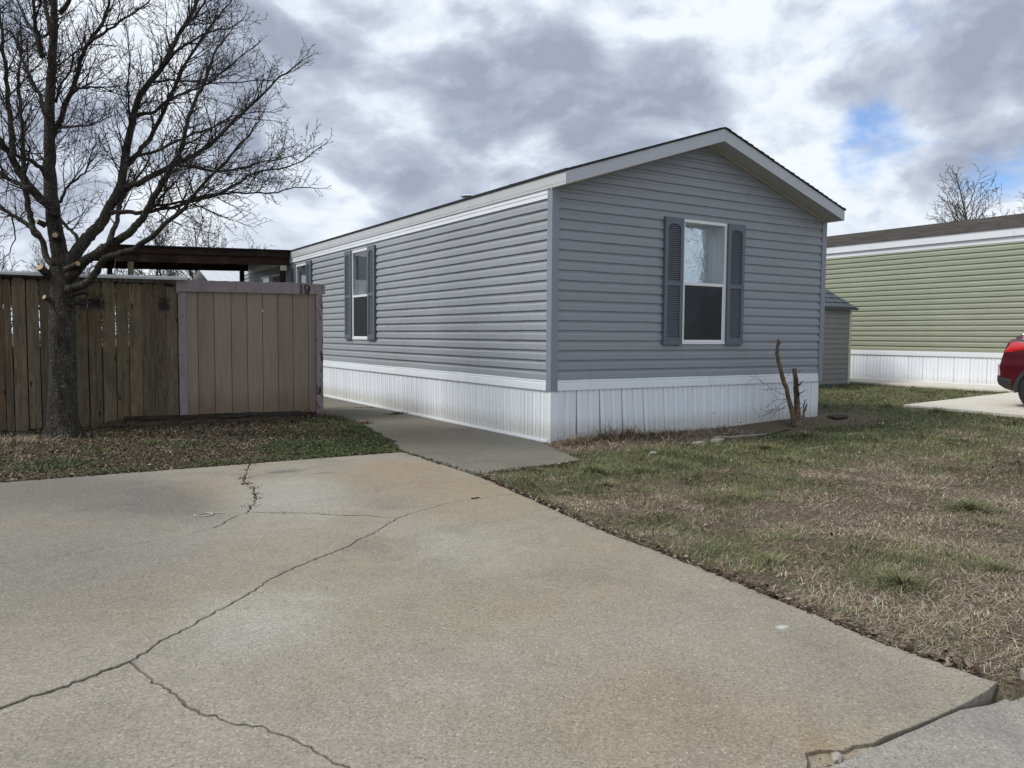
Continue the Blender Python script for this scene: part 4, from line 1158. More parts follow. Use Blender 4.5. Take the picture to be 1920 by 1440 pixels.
# twigs of an old wreath nailed to the fence
mb = MB()
for (cx, n) in ((-5.2, 26), (-5.04, 24), (-4.14, 16)):
    for k in range(n):
        p = Vector((cx + random.uniform(-.09, .09), 4.69, 1.93 + random.uniform(-.06, .10)))
        pts = [p]; d = Vector((random.uniform(-1, 1), random.uniform(-.4, 0), random.uniform(-.5, .5))).normalized()
        for q in range(3):
            pts.append(pts[-1] + d * 0.035); d = (d + Vector((random.uniform(-.5, .5), random.uniform(-.2, .2), random.uniform(-.6, .4)))).normalized()
        pts = [Vector((p_.x, min(p_.y, 4.695), p_.z)) for p_ in pts]
        mb.tube(pts, [.003, .0025, .002, .0015], 3, False)
mb.build('vine_remnants', M['twig'], fence)['kind'] = 'stuff'

# low lean-to with a metal sheet roof behind the fence
lean = empty('lean_to', (-6.2, 5.6, 0.0), 'low lean-to with shiny metal roof edge just behind the fence', 'lean-to')
v = []; f = []
n = 130
for i in range(n + 1):
    u = -9.2 + (9.2 - 3.84) * i / n
    w_ = 0.012 * (1 if i % 2 else 0)
    zt_ = 2.300 + 0.016 * math.sin(u * 1.4) * 0.5 + 0.004 * (u + 9) 
    v += [(u, 4.58, zt_ + w_), (u, 6.6, zt_ - 0.42 + w_)]
for i in range(n): f.append((2 * i, 2 * i + 2, 2 * i + 3, 2 * i + 1))
MB().add(v, f).build('roof', M['galv'], lean)
v = []; f = []
for i in range(41):
    u = -9.2 + (9.2 - 3.80) * i / 40
    zt_ = 2.302 + 0.008 * math.sin(u * 1.4) + 0.004 * (u + 9)
    v += [(u, 4.565, zt_ - 0.042), (u, 4.560, zt_ - 0.012), (u, 4.570, zt_ + 0.012), (u, 4.66, zt_ + 0.016)]
for i in range(40):
    for j in range(3): f.append((4 * i + j, 4 * i + 4 + j, 4 * i + 5 + j, 4 * i + 1 + j))
MB().add(v, f).build('drip_edge', M['galv'], lean)
mb = MB(); mb.box((-9.2, 4.87, 2.13), (-3.97, 4.91, 2.24)); mb.build('header_board', M['rail'], lean)
for px in (-8.6, -6.4, -4.1):
    mb = MB(); mb.box((px, 6.45, 0), (px + .09, 6.54, 1.88)); mb.build('post', M['rail'], lean)
mb = MB(); mb.box((-9.2, 6.55, 0.0), (-3.7, 6.58, 1.12)); mb.build('back_boards', M['rail'], lean)

# ------------------------------------------------------------------ storage shed with the number 19
shed = empty('storage_shed', (-2.77, 4.7, 0.0), 'tan plywood storage shed marked 19 with peeling mauve trim', 'shed')
gro = [-3.86, -3.634, -3.382, -3.116, -2.862, -2.611, -2.355, -2.103, -1.836, -1.66]
for a, b in zip(gro, gro[1:]):
    mb = MB()
    zt0 = 2.19
    mb.prism([(a + .0045, 4.692, 0.11), (b - .0045, 4.692, 0.11), (b - .0045, 4.692, zt0), (a + .0045, 4.692, zt0)], (0, 0.012, 0))
    mb.build('panel_board', M['panel'], shed)
mb = MB(); mb.box((-3.86, 4.7041, 0.11), (-1.66, 4.716, 2.19)); mb.build('panel_backing', M['rail'], shed)
def rough_board(p0, p1, w_, y0_, y1_, horiz, seed):
    """board with a nibbled outline"""
    rr = random.Random(seed); n = 26; A_, B_ = [], []
    for i in range(n + 1):
        t = i / n; x = p0[0] + (p1[0] - p0[0]) * t; z = p0[1] + (p1[1] - p0[1]) * t
        if horiz:
            A_.append((x, y0_, z + rr.gauss(0, .002))); B_.append((x, y0_, z + w_ + rr.gauss(0, .005) - (0.02 if rr.random() < .06 else 0)))
        else:
            A_.append((x + rr.gauss(0, .0015), y0_, z)); B_.append((x + w_ + rr.gauss(0, .0025), y0_, z))
    mb = MB(); k = 0
    V_ = A_ + B_ + [(a, y1_, c) for a, b, c in A_] + [(a, y1_, c) for a, b, c in B_]; m_ = n + 1
    F_ = []
    for i in range(n):
        F_ += [(i, i + 1, m_ + i + 1, m_ + i), (2 * m_ + i, 3 * m_ + i, 3 * m_ + i + 1, 2 * m_ + i + 1), (m_ + i, m_ + i + 1, 3 * m_ + i + 1, 3 * m_ + i), (i, 2 * m_ + i, 2 * m_ + i + 1, i + 1)]
    F_ += [(0, m_, 3 * m_, 2 * m_), (n, 2 * m_ + n, 3 * m_ + n, m_ + n)]
    return mb.add(V_, F_)
rough_board((-3.925, 0.06), (-3.925, 2.118), 0.118, 4.668, 4.6915, False, 2).build('corner_post', M['peel'], shed)
rough_board((-1.705, 0.02), (-1.705, 2.14), 0.115, 4.655, 4.6915, False, 3).build('corner_post', M['peel'], shed)
fb = rough_board((-3.957, 2.112), (-1.553, 2.146), 0.184, 4.640, 4.667, True, 4)
top_board = fb.build('fascia_board', M['peel'], shed)
mb = MB(); mb.box((-1.70, 4.720, 0.0), (-1.60, 6.4, 2.1)); mb.box((-3.92, 4.720, 0.0), (-3.86, 6.4, 2.1)); mb.box((-3.86, 6.36, 0), (-1.70, 6.4, 1.95)); mb.build('wall', M['panel'], shed)
mb = MB(); mb.prism([(-3.6, 4.72, 2.20), (-1.58, 4.72, 2.20), (-1.58, 6.5, 1.98), (-3.6, 6.5, 1.98)], (0, 0, 0.015)); mb.build('roof', M['galv'], shed)
# nails and the pale hook
mb = MB()
for z in (0.45, 0.78, 1.1, 1.4, 1.72, 1.95): mb.box((-3.88 + random.uniform(-.03, .03), 4.662, z), (-3.872 + random.uniform(-.02, .02), 4.6675, z + .01))
mb.build('nails', M['rubber'], shed)['kind'] = 'stuff'
mb = MB().tube([(-2.615, 4.69, 1.83), (-2.615, 4.668, 1.835)], [.016, .019], 10); mb.build('hook', M['chalk'], shed)
# the digits, slab serif, standing off the board
def digit_one(x, z, h):
    P = [(0.05, 0), (0.37, 0), (0.37, 0.07), (0.28, 0.10), (0.28, 1.0), (0.20, 1.0), (0.03, 0.86), (0.03, 0.80), (0.145, 0.83), (0.145, 0.10), (0.05, 0.07)]
    return [(x + a * h, z + b * h) for a, b in P]
yb, zf_ = 4.6395, lambda x: 2.146 - 0.034 * (-1.553 - x) / 2.404
x0, h = -2.00, 0.148; z0 = zf_(x0) + 0.012
MB().prism([(a, yb, b) for a, b in digit_one(x0, z0, h)], (0, -0.012, 0)).build('digit', M['digit'], top_board)
mb = MB()
def ribbon(pts, wid):
    P = [Vector((a, 0, b)) for a, b in pts]; n = len(P); L_, R_ = [], []
    for i in range(n):
        d = (P[min(i + 1, n - 1)] - P[max(i - 1, 0)]).normalized(); nn = Vector((-d.z, 0, d.x)) * wid[i] / 2
        L_.append(P[i] + nn); R_.append(P[i] - nn)
    v = []; f = []
    for y in (yb, yb - 0.012):
        for a, b in zip(L_, R_): v += [(a.x, y, a.z), (b.x, y, b.z)]
    k = 2 * n
    for i in range(n - 1):
        a = 2 * i
        f += [(a, a + 1, a + 3, a + 2), (k + a, k + a + 2, k + a + 3, k + a + 1), (a, a + 2, k + a + 2, k + a), (a + 1, k + a + 1, k + a + 3, a + 3)]
    f += [(0, k, k + 1, 1), (k - 2, k - 1, 2 * k - 1, 2 * k - 2)]
    mb.add(v, f)
cx, cz, R1 = x0 + 0.50 * h + 0.055, z0 + 0.66 * h, 0.27 * h
ring = [(cx + R1 * .95 * math.cos(a), cz + R1 * 1.1 * math.sin(a)) for a in np.linspace(0, 2 * math.pi, 25)]
ribbon(ring, [0.014 + 0.012 * abs(math.cos(a)) for a in np.linspace(0, 2 * math.pi, 25)])
tail = [(cx + R1 * .97, cz + 0.02 * h), (cx + R1 * 1.0, cz - 0.15 * h), (cx + R1 * .85, cz - 0.38 * h), (cx + R1 * .45, cz - 0.56 * h), (cx - R1 * .1, cz - 0.62 * h), (cx - R1 * .6, cz - 0.57 * h), (cx - R1 * .8, cz - 0.47 * h)]
ribbon(tail, [0.026, 0.027, 0.025, 0.020, 0.017, 0.022, 0.030])
mb.build('digit', M['digit'], top_board)

# ------------------------------------------------------------------ carport roof at the far end of the home
cp = empty('carport', (-2.2, 14.0, 0.0), 'flat dark carport roof on wooden posts against the grey home', 'carport')
V0, V1 = 11.8, 16.4
zr = lambda u: 3.47 + 0.13 * (u + 4.4) / 4.4
def sloped(mb, u0, u1, v0, v1, z0o, z1o):
    mb.prism([(u0, v0, zr(u0) + z0o), (u1, v0, zr(u1) + z0o), (u1, v0, zr(u1) + z1o), (u0, v0, zr(u0) + z1o)], (0, v1 - v0, 0)); return mb
sloped(MB(), -4.42, -0.05, V0 - 0.06, V1, 0.0, 0.022).build('roof', M['shingle'], cp)
sloped(MB(), -4.34, -0.06, V0 + 0.0, V0 + 0.03, -0.155, -0.002).build('fascia_board', M['dark_wood'], cp)
sloped(MB(), -4.1, -0.06, V0 + 0.06, V0 + 0.15, -0.36, -0.157).build('beam', M['dark_wood'], cp)
sloped(MB(), -4.1, -0.06, V1 - 0.3, V1 - 0.2, -0.235, -0.0215).build('beam', M['dark_wood'], cp)
for u in np.arange(-4.0, -0.1, 0.61):
    sloped(MB(), u, u + 0.04, V0 + 0.16, V1 - 0.02, -0.10, -0.022).build('rafter', M['underside'], cp)
sloped(MB(), -4.30, -0.06, V0 + 0.04, V1 - 0.01, -0.021, -0.002).build('deck', M['underside'], cp)
sloped(MB(), -4.40, -4.36, V0 - 0.04, V1, -0.13, -0.003).build('side_fascia', M['white_trim'], cp)
sloped(MB(), -4.42, -4.40, V0 - 0.05, V1, -0.07, -0.003).build('drip_edge', M['white_trim'], cp)
for (u, y, mt) in ((-3.84, V0 + 0.06, 'post_wood'), (-0.27, V0 + 0.05, 'dark_wood'), (-3.9, V1 - .3, 'underside'), (-0.30, V1 - .3, 'underside')):
    mb = MB(); mb.box((u, y, 0.0), (u + .12, y + .12, zr(u) - 0.365 if y < 13 else zr(u) - 0.24)); mb.build('post', M[mt], cp)
mb = MB(); mb.box((-0.29, V0 + 0.04, zr(-.27) - 0.50), (-0.13, V0 + 0.049, zr(-.27) - 0.37)); mb.build('bracket', M['cream'], cp)
# cord hanging from the carport
mb = MB().tube([(-4.05, 12.4, 3.32), (-4.06, 12.4, 3.15), (-4.08, 12.41, 3.0), (-4.07, 12.4, 2.7)], .008, 4)
tag(mb.build('hanging_cord', M['chalk'], None), 'pale frayed cord dangling under the carport roof', 'cord')

# ------------------------------------------------------------------ trees
LIMBS=[
[(-5.6,3.67,-0.03,0.227),(-5.59,3.68,0.16,0.2168),(-5.59,3.7,0.6,0.1987),(-5.57,3.74,1.26,0.175),(-5.55,3.78,1.92,0.1531),(-5.56,3.81,2.35,0.1392)],
[(-5.56,3.81,2.35,0.1245),(-5.59,3.88,2.72,0.1153),(-5.63,3.95,3.09,0.1079),(-5.66,4.04,3.61,0.0986),(-5.65,4.07,3.9,0.0935),(-5.62,4.13,4.58,0.0825),(-5.58,4.21,5.33,0.0708),(-5.51,4.26,6.08,0.0595),(-5.43,4.32,6.92,0.0473),(-5.36,4.39,7.84,0.0343),(-5.32,4.47,8.69,0.0226)],
[(-5.51,3.78,2.32,0.1099),(-5.44,3.78,2.47,0.1051),(-5.27,3.76,2.72,0.0987),(-5.13,3.72,2.88,0.0943),(-5.0,3.71,3.08,0.09),(-4.89,3.71,3.35,0.085),(-4.79,3.71,3.55,0.0812),(-4.72,3.79,4.02,0.0736),(-4.63,3.84,4.41,0.0674),(-4.51,3.88,4.84,0.0608),(-4.25,3.83,5.25,0.0534),(-4.03,3.82,5.68,0.0462),(-3.78,3.8,6.16,0.0385),(-3.56,3.81,6.75,0.0297),(-3.33,3.85,7.43,0.0198)],
[(-4.88,3.76,3.37,0.0599),(-4.73,3.6,3.48,0.0549),(-4.56,3.44,3.56,0.0509),(-4.22,3.11,3.76,0.0432),(-3.96,2.85,3.89,0.0378),(-3.75,2.63,4.07,0.033),(-3.53,2.38,4.33,0.0274),(-3.3,2.14,4.56,0.0222),(-3.1,1.92,4.79,0.0174),(-2.94,1.75,4.93,0.0141),(-2.77,1.55,5.09,0.0104)],
[(-4.74,3.82,3.82,0.0491),(-4.63,3.81,3.93,0.0466),(-4.51,3.8,4.07,0.0442),(-4.31,3.85,4.46,0.0395),(-4.1,3.9,4.91,0.0346),(-3.84,3.96,5.49,0.0288),(-3.57,4.0,5.98,0.0238),(-3.31,3.99,6.32,0.02),(-3.07,3.99,6.69,0.0163)],
[(-5.47,3.69,2.2,0.0875),(-5.41,3.62,2.26,0.0845),(-5.24,3.45,2.45,0.0778),(-5.03,3.24,2.61,0.0714),(-4.8,3.0,2.77,0.0649),(-4.69,2.88,2.9,0.0611),(-4.63,2.81,3.01,0.0585),(-4.5,2.64,3.28,0.0526),(-4.36,2.47,3.56,0.0466),(-4.25,2.32,3.8,0.0416),(-4.17,2.17,4.12,0.0357),(-4.1,2.04,4.4,0.0304),(-4.02,1.92,4.63,0.0261),(-3.92,1.76,4.9,0.0211),(-3.79,1.59,5.16,0.0159),(-3.71,1.46,5.39,0.0117)],
[(-5.49,3.63,2.02,0.0726),(-5.42,3.54,2.06,0.0697),(-5.28,3.37,2.12,0.0654),(-5.17,3.19,2.29,0.0604),(-5.07,3.03,2.42,0.0566),(-4.84,2.73,2.53,0.0505),(-4.6,2.41,2.67,0.0443),(-4.41,2.11,2.88,0.0383),(-4.24,1.84,3.08,0.033),(-4.13,1.64,3.25,0.0289),(-3.99,1.39,3.44,0.0242),(-3.84,1.13,3.63,0.0195),(-3.69,0.87,3.82,0.0149),(-3.64,0.73,3.96,0.0121),(-3.55,0.55,4.08,0.0092)],
[(-4.95,3.61,3.12,0.0407),(-4.76,3.35,3.11,0.0367),(-4.57,3.1,3.1,0.0336),(-4.29,2.72,3.12,0.0292),(-4.08,2.42,3.19,0.0258),(-3.76,1.98,3.3,0.0212),(-3.47,1.53,3.48,0.0165),(-3.2,1.13,3.52,0.0128),(-3.0,0.8,3.64,0.0097),(-2.91,0.6,3.78,0.0077)],
[(-4.58,3.02,3.09,0.0288),(-4.51,2.93,3.18,0.027),(-4.22,2.61,3.2,0.0233),(-3.81,2.16,3.25,0.0188),(-3.48,1.78,3.29,0.0152),(-3.23,1.5,3.24,0.0127),(-2.99,1.23,3.3,0.0103),(-2.76,0.95,3.32,0.008)],
[(-4.2,2.94,3.73,0.0276),(-3.73,2.89,3.73,0.0214),(-3.26,2.83,3.81,0.0165),(-2.87,2.78,3.94,0.0128),(-2.52,2.75,4.13,0.0093)],
[(-4.59,4.01,4.54,0.0346),(-4.45,4.03,4.66,0.032),(-4.23,4.04,4.77,0.0291),(-3.85,4.06,5.01,0.0246),(-3.52,4.09,5.29,0.0207),(-3.06,4.12,5.7,0.0154),(-2.64,4.14,6.05,0.0109)],
[(-4.33,3.95,5.09,0.0232),(-4.06,3.55,5.03,0.0193),(-3.69,2.98,4.95,0.015),(-3.31,2.38,4.84,0.0109),(-2.94,1.76,4.75,0.007)],
[(-5.04,2.91,2.6,0.0489),(-4.96,3.2,2.84,0.0427),(-4.88,3.42,3.04,0.0386),(-4.77,3.76,3.36,0.0326),(-4.5,4.17,3.8,0.0241),(-4.24,4.54,4.21,0.0163)],
[(-4.73,3.76,3.89,0.0301),(-4.49,3.77,4.03,0.0269),(-4.06,3.77,4.2,0.0227),(-3.69,3.78,4.45,0.0192),(-3.46,3.78,4.6,0.0171),(-3.0,3.76,4.78,0.0134),(-2.44,3.7,4.91,0.0091)],
[(-4.7,3.75,4.0,0.0263),(-4.7,3.48,4.35,0.0206),(-4.73,3.16,4.76,0.0149),(-4.77,2.89,5.1,0.0107),(-4.82,2.62,5.41,0.0068)],
[(-5.62,3.85,2.35,0.0586),(-5.71,3.98,2.48,0.054),(-5.79,4.16,2.76,0.048),(-5.88,4.29,2.9,0.0447),(-5.93,4.37,2.97,0.043),(-6.1,4.56,3.08,0.0391),(-6.22,4.72,3.21,0.0357),(-6.44,4.99,3.41,0.0302),(-6.77,5.37,3.63,0.0232)],
[(-5.8,4.0,2.77,0.0586),(-5.88,4.09,2.88,0.0557),(-5.9,4.19,3.1,0.0524),(-5.93,4.31,3.35,0.0489),(-5.96,4.53,3.88,0.0423),(-5.96,4.74,4.42,0.036),(-5.98,4.99,5.1,0.0285),(-5.93,5.18,5.7,0.0222),(-5.98,5.42,6.3,0.0159)],
[(-5.61,3.89,3.05,0.0879),(-5.65,3.88,3.15,0.0839),(-5.77,3.9,3.26,0.0789),(-5.97,3.92,3.53,0.07),(-6.11,3.9,3.79,0.0629),(-6.22,3.89,3.99,0.0577),(-6.45,3.91,4.26,0.0496),(-6.72,3.89,4.68,0.0386),(-6.92,3.8,5.22,0.0269)],
[(-6.09,3.65,3.74,0.0524),(-6.09,3.59,3.96,0.0472),(-6.09,3.51,4.24,0.0422),(-6.12,3.4,4.66,0.0351),(-6.16,3.31,5.02,0.0293),(-6.17,3.18,5.43,0.023),(-6.2,3.05,5.89,0.0163)],
[(-5.71,3.99,3.59,0.0439),(-5.74,3.95,3.66,0.0425),(-5.88,3.86,3.75,0.0395),(-6.04,3.78,3.79,0.0369),(-6.16,3.71,3.84,0.0349)],
[(-5.9,3.75,3.38,0.0427),(-5.98,3.87,3.4,0.0411),(-6.11,4.13,3.51,0.0384),(-6.24,4.38,3.65,0.0361),(-6.62,5.06,3.93,0.0304)],
[(-5.61,4.15,4.18,0.0557),(-5.57,4.08,4.28,0.0529),(-5.5,3.99,4.38,0.0503),(-5.42,3.84,4.63,0.0454),(-5.32,3.64,4.93,0.0399),(-5.22,3.44,5.24,0.0345),(-5.11,3.27,5.4,0.0313),(-4.99,3.07,5.65,0.0269),(-4.92,2.86,6.0,0.0215),(-4.84,2.59,6.44,0.0148)],
[(-5.21,3.33,5.25,0.0282),(-5.07,3.01,5.31,0.0234),(-4.95,2.76,5.36,0.0202),(-4.68,2.15,5.46,0.0137),(-4.54,1.75,5.56,0.0096)],
[(-5.67,4.15,4.43,0.037),(-5.74,4.38,4.69,0.0335),(-5.82,4.68,5.05,0.03),(-5.95,5.13,5.6,0.025),(-6.09,5.43,5.89,0.0222),(-6.26,5.7,6.06,0.02)],
[(-5.68,4.21,5.24,0.0443),(-5.74,4.1,5.44,0.0382),(-5.77,4.01,5.59,0.0347),(-5.79,3.82,5.87,0.0285),(-5.82,3.54,6.24,0.0208)],
[(-5.71,4.23,5.27,0.0296),(-5.8,4.62,5.7,0.0239),(-5.9,5.0,6.12,0.0194),(-5.98,5.31,6.5,0.0157)],
[(-5.53,4.05,4.28,0.0259),(-5.25,3.41,4.24,0.0161),(-5.06,2.96,4.2,0.0108),(-4.93,2.61,4.22,0.0068)],
[(-5.55,3.99,3.25,0.0296),(-5.48,4.1,3.4,0.0258),(-5.38,4.21,3.56,0.0223),(-5.23,4.34,3.74,0.0182),(-5.08,4.6,4.11,0.0121),(-4.95,4.75,4.36,0.008)],
[(-5.36,3.5,4.68,0.0249),(-5.31,3.59,4.75,0.0229),(-5.11,3.82,4.84,0.0181),(-4.77,4.2,4.91,0.011),(-4.61,4.36,4.99,0.0079)],
[(-5.55,4.15,4.63,0.0223),(-5.48,3.97,4.92,0.0188),(-5.37,3.8,5.07,0.0169),(-5.29,3.66,5.23,0.0152),(-5.21,3.57,5.28,0.0144)],
[(-5.28,3.9,2.66,0.0373),(-5.36,4.18,2.8,0.0336),(-5.44,4.49,2.98,0.0304),(-5.51,4.79,3.17,0.0275)],
[(-5.47,4.13,5.87,0.0443),(-5.4,3.94,5.96,0.039),(-5.26,3.48,6.21,0.0285),(-5.05,2.85,6.49,0.017)],
[(-5.58,4.29,5.57,0.0448),(-5.63,4.58,6.02,0.0377),(-5.7,5.04,6.76,0.0287),(-5.81,5.52,7.54,0.02)],
[(-4.01,3.91,5.72,0.0312),(-3.93,3.73,5.88,0.0263),(-3.74,3.38,6.1,0.0198),(-3.64,3.13,6.33,0.0149)],
[(-4.24,3.9,5.27,0.027),(-4.03,3.4,5.46,0.0206),(-3.77,2.86,5.55,0.0155),(-3.58,2.46,5.55,0.0122),(-3.36,1.96,5.57,0.0083)],
[(-5.51,4.18,6.2,0.037),(-5.65,3.77,6.44,0.0251),(-5.8,3.21,6.7,0.0134)],
[(-6.1,4.67,3.09,0.0152),(-6.1,4.75,2.85,0.0119),(-6.14,4.84,2.62,0.0096),(-6.24,4.96,2.47,0.0077)]]


def perp(d, rr):
    a = Vector((rr.gauss(0, 1), rr.gauss(0, 1), rr.gauss(0, 1)))
    a -= d * a.dot(d)
    return a.normalized()

def smooth_line(P, sub=3):
    out = []
    for i in range(len(P) - 1):
        p0 = P[max(i - 1, 0)]; p1 = P[i]; p2 = P[i + 1]; p3 = P[min(i + 2, len(P) - 1)]
        for k in range(sub):
            t = k / sub
            out.append([0.5 * (2 * p1[j] + (p2[j] - p0[j]) * t + (2 * p0[j] - 5 * p1[j] + 4 * p2[j] - p3[j]) * t * t + (3 * p1[j] - p0[j] - 3 * p2[j] + p3[j]) * t ** 3) for j in range(4)])
    out.append(list(P[-1]))
    return out

def shoot(mb, rr, p, d, L, r0, level, maxlevel, cfg):
    """one curved shoot with side shoots; returns nothing, adds tubes to mb"""
    n = 5 if level == 1 else (4 if level == 2 else 3)
    step = L / n; pts = [p.copy()]; rad = [r0]; dd = d.copy(); q = p.copy()
    for i in range(n):
        dd = (dd + Vector((rr.gauss(0, cfg['wob']), rr.gauss(0, cfg['wob']), rr.gauss(0, cfg['wob']) + cfg['up'] * (1 if level > 1 else 1.2)))).normalized()
        q = q + dd * step; pts.append(q.copy()); rad.append(max(cfg['rmin'], r0 * (1 - 0.8 * (i + 1) / n)))
    mb.tube(pts, rad, 4 if level == 1 else 3, False)
    if level >= maxlevel: return
    m_ = max(2, int(L / cfg['sp'][level])); side = rr.choice((-1, 1))
    for k in range(m_):
        t = (k + rr.uniform(0.2, 0.9)) / m_
        if t < 0.12: continue
        i = min(n - 1, int(t * n)); fr = t * n - i
        c = pts[i].lerp(pts[i + 1], fr); dl = (pts[i + 1] - pts[i]).normalized()
        pn = perp(dl, rr); an = math.radians(rr.uniform(30, 62))
        nd = (dl * math.cos(an) + pn * math.sin(an)).normalized()
        shoot(mb, rr, c, nd, L * rr.uniform(0.25, 0.52) * (1.15 - 0.6 * t), max(cfg['rmin'], rad[i] * 0.6), level + 1, maxlevel, cfg)
    
maple = empty('maple_tree', (-5.6, 3.67, 0.0), 'large bare maple with freshly cut limb stubs in front of the fence', 'tree')
rr = random.Random(21)
trunk_mb = MB(); crown_mb = MB(); limb_n = 0
cfg = dict(wob=0.095, up=0.055, rmin=0.0027, sp={1: 0.075, 2: 0.07})
for k, Lm in enumerate(LIMBS):
    P = smooth_line(Lm, 4)
    if k: P = [[p[0], p[1], p[2], p[3] * (0.84 if k > 1 else .92) * (1 - .28 * i_ / len(P))] for i_, p in enumerate(P)][:max(5, int(len(P) * (0.93 if k > 1 else 1)))]
    if k == 0:
        v0 = len(trunk_mb.v)
        # flared, fluted butt
        sides = 20; pts = [Vector(p[:3]) for p in P]
        for i, p in enumerate(P):
            for j in range(sides):
                an = 2 * math.pi * j / sides
                fl = 1 + 0.75 * math.exp(-max(p[2], 0) / 0.13) * (0.55 + 0.45 * math.sin(an * 4 + 0.7) + 0.2 * math.sin(an * 7)) + 0.03 * math.sin(an * 3 + p[2] * 2) + 0.025 * math.sin(an * 5 - p[2] * 5)
                rad = min(p[3], 0.165 + 0.02 * max(0, 1 - p[2])) * fl if i else 0.2 * fl
                trunk_mb.v.append((p[0] + rad * math.cos(an), p[1] + rad * math.sin(an), p[2] - (0.06 if i == 0 else 0)))
        for i in range(len(P) - 1):
            for j in range(sides):
                j2 = (j + 1) % sides
                trunk_mb.f.append((i * sides + j, i * sides + j2, (i + 1) * sides + j2, (i + 1) * sides + j))
        continue
    ph = [rr.uniform(0, 6.28) for _ in range(4)]; am = .022 if Lm[0][3] < .04 else .009
    P = [[p[0] + rr.gauss(0, .007) + am * math.sin(i_ * .55 + ph[0]) * min(1, i_ / 4), p[1] + rr.gauss(0, .006) + am * math.sin(i_ * .4 + ph[1]) * min(1, i_ / 4), p[2] + rr.gauss(0, .007) + am * math.sin(i_ * .62 + ph[2]) * min(1, i_ / 4), p[3]] for i_, p in enumerate(P)]
    sd = 10 if P[0][3] > 0.05 else (7 if P[0][3] > 0.03 else 5)
    trunk_mb.tube([p[:3] for p in P], [p[3] for p in P], sd, True) if P[0][3] > 0.035 else crown_mb.tube([p[:3] for p in P], [p[3] for p in P], sd, True)
    # side shoots along the limb
    acc = 0; nxt = rr.uniform(0.1, 0.3); tot = sum((Vector(b[:3]) - Vector(a[:3])).length for a, b in zip(P, P[1:]))
    for a, b in zip(P, P[1:]):
        A_, B_ = Vector(a[:3]), Vector(b[:3]); L = (B_ - A_).length; dl = (B_ - A_).normalized()
        while acc + L > nxt:
            c = A_.lerp(B_, (nxt - acc) / L); t = nxt / tot
            nxt += rr.uniform(0.045, 0.11) * (1.0 if a[3] < 0.05 else 1.9)
            if a[3] > 0.085 or t < 0.18 or c.z < 2.9: continue
            pn = perp(dl, rr)
            # most shoots leave sideways and up, few straight down
            if pn.z < -0.3 and rr.random() < 0.45: pn.z = -pn.z
            an = math.radians(rr.uniform(28, 58)); nd = (dl * math.cos(an) + pn * math.sin(an)).normalized()
            shoot(crown_mb, rr, c, nd, rr.uniform(0.5, 1.25) * (1.05 - 0.70 * t), min(0.012, a[3] * 0.5), 1, 3, cfg)
        acc += L
    # leading tip
    d = (Vector(P[-1][:3]) - Vector(P[-3][:3])).normalized()
    shoot(crown_mb, rr, Vector(P[-1][:3]), d, 0.3, P[-1][3], 1, 3, cfg)
# epicormic twigs round the main fork
for k in range(26):
    z = rr.uniform(2.6, 4.6); c = Vector((-5.65 + rr.uniform(-.12, .12), 3.7, z)); d = Vector((rr.gauss(0, 1), rr.gauss(0, 1), rr.uniform(-.1, .7))).normalized()
    shoot(crown_mb, rr, c, d, rr.uniform(.4, .9), .006, 2, 3, cfg)
trunk_mb.build('trunk', M['bark'], maple, smooth=True)
crown_mb.build('crown', M['twig'], maple)
stubs = [[(-5.81, 3.672, 2.324), (-5.665, 3.832, 2.19), 0.050], [(-5.821, 3.878, 2.956), (-5.727, 3.923, 2.918), 0.034], [(-5.628, 3.571, 2.755), (-5.614, 3.839, 2.744), 0.037], [(-5.377, 3.406, 2.377), (-5.52, 3.716, 2.30), 0.036], [(-5.769, 3.68, 1.927), (-5.643, 3.765, 1.866), 0.034],
         [(-5.274, 3.374, 2.017), (-5.49, 3.677, 1.963), 0.037], [(-5.232, 3.467, 1.86), (-5.48, 3.65, 1.842), 0.019]]
for i, (c, b, r_) in enumerate(stubs):
    c, b = Vector(c), Vector(b); d = (c - b).normalized()
    s_ = MB().tube([b, b.lerp(c, .5), c], [r_ * 1.35, r_ * 1.08, r_], 12).build('limb_stub', M['bark'], maple, smooth=False)
    if i < 5:
        MB().tube([c - d * 0.002, c + d * 0.004], [r_ * 0.93, r_ * 0.90], 14).build('cut_face', M['cutwood'], s_)

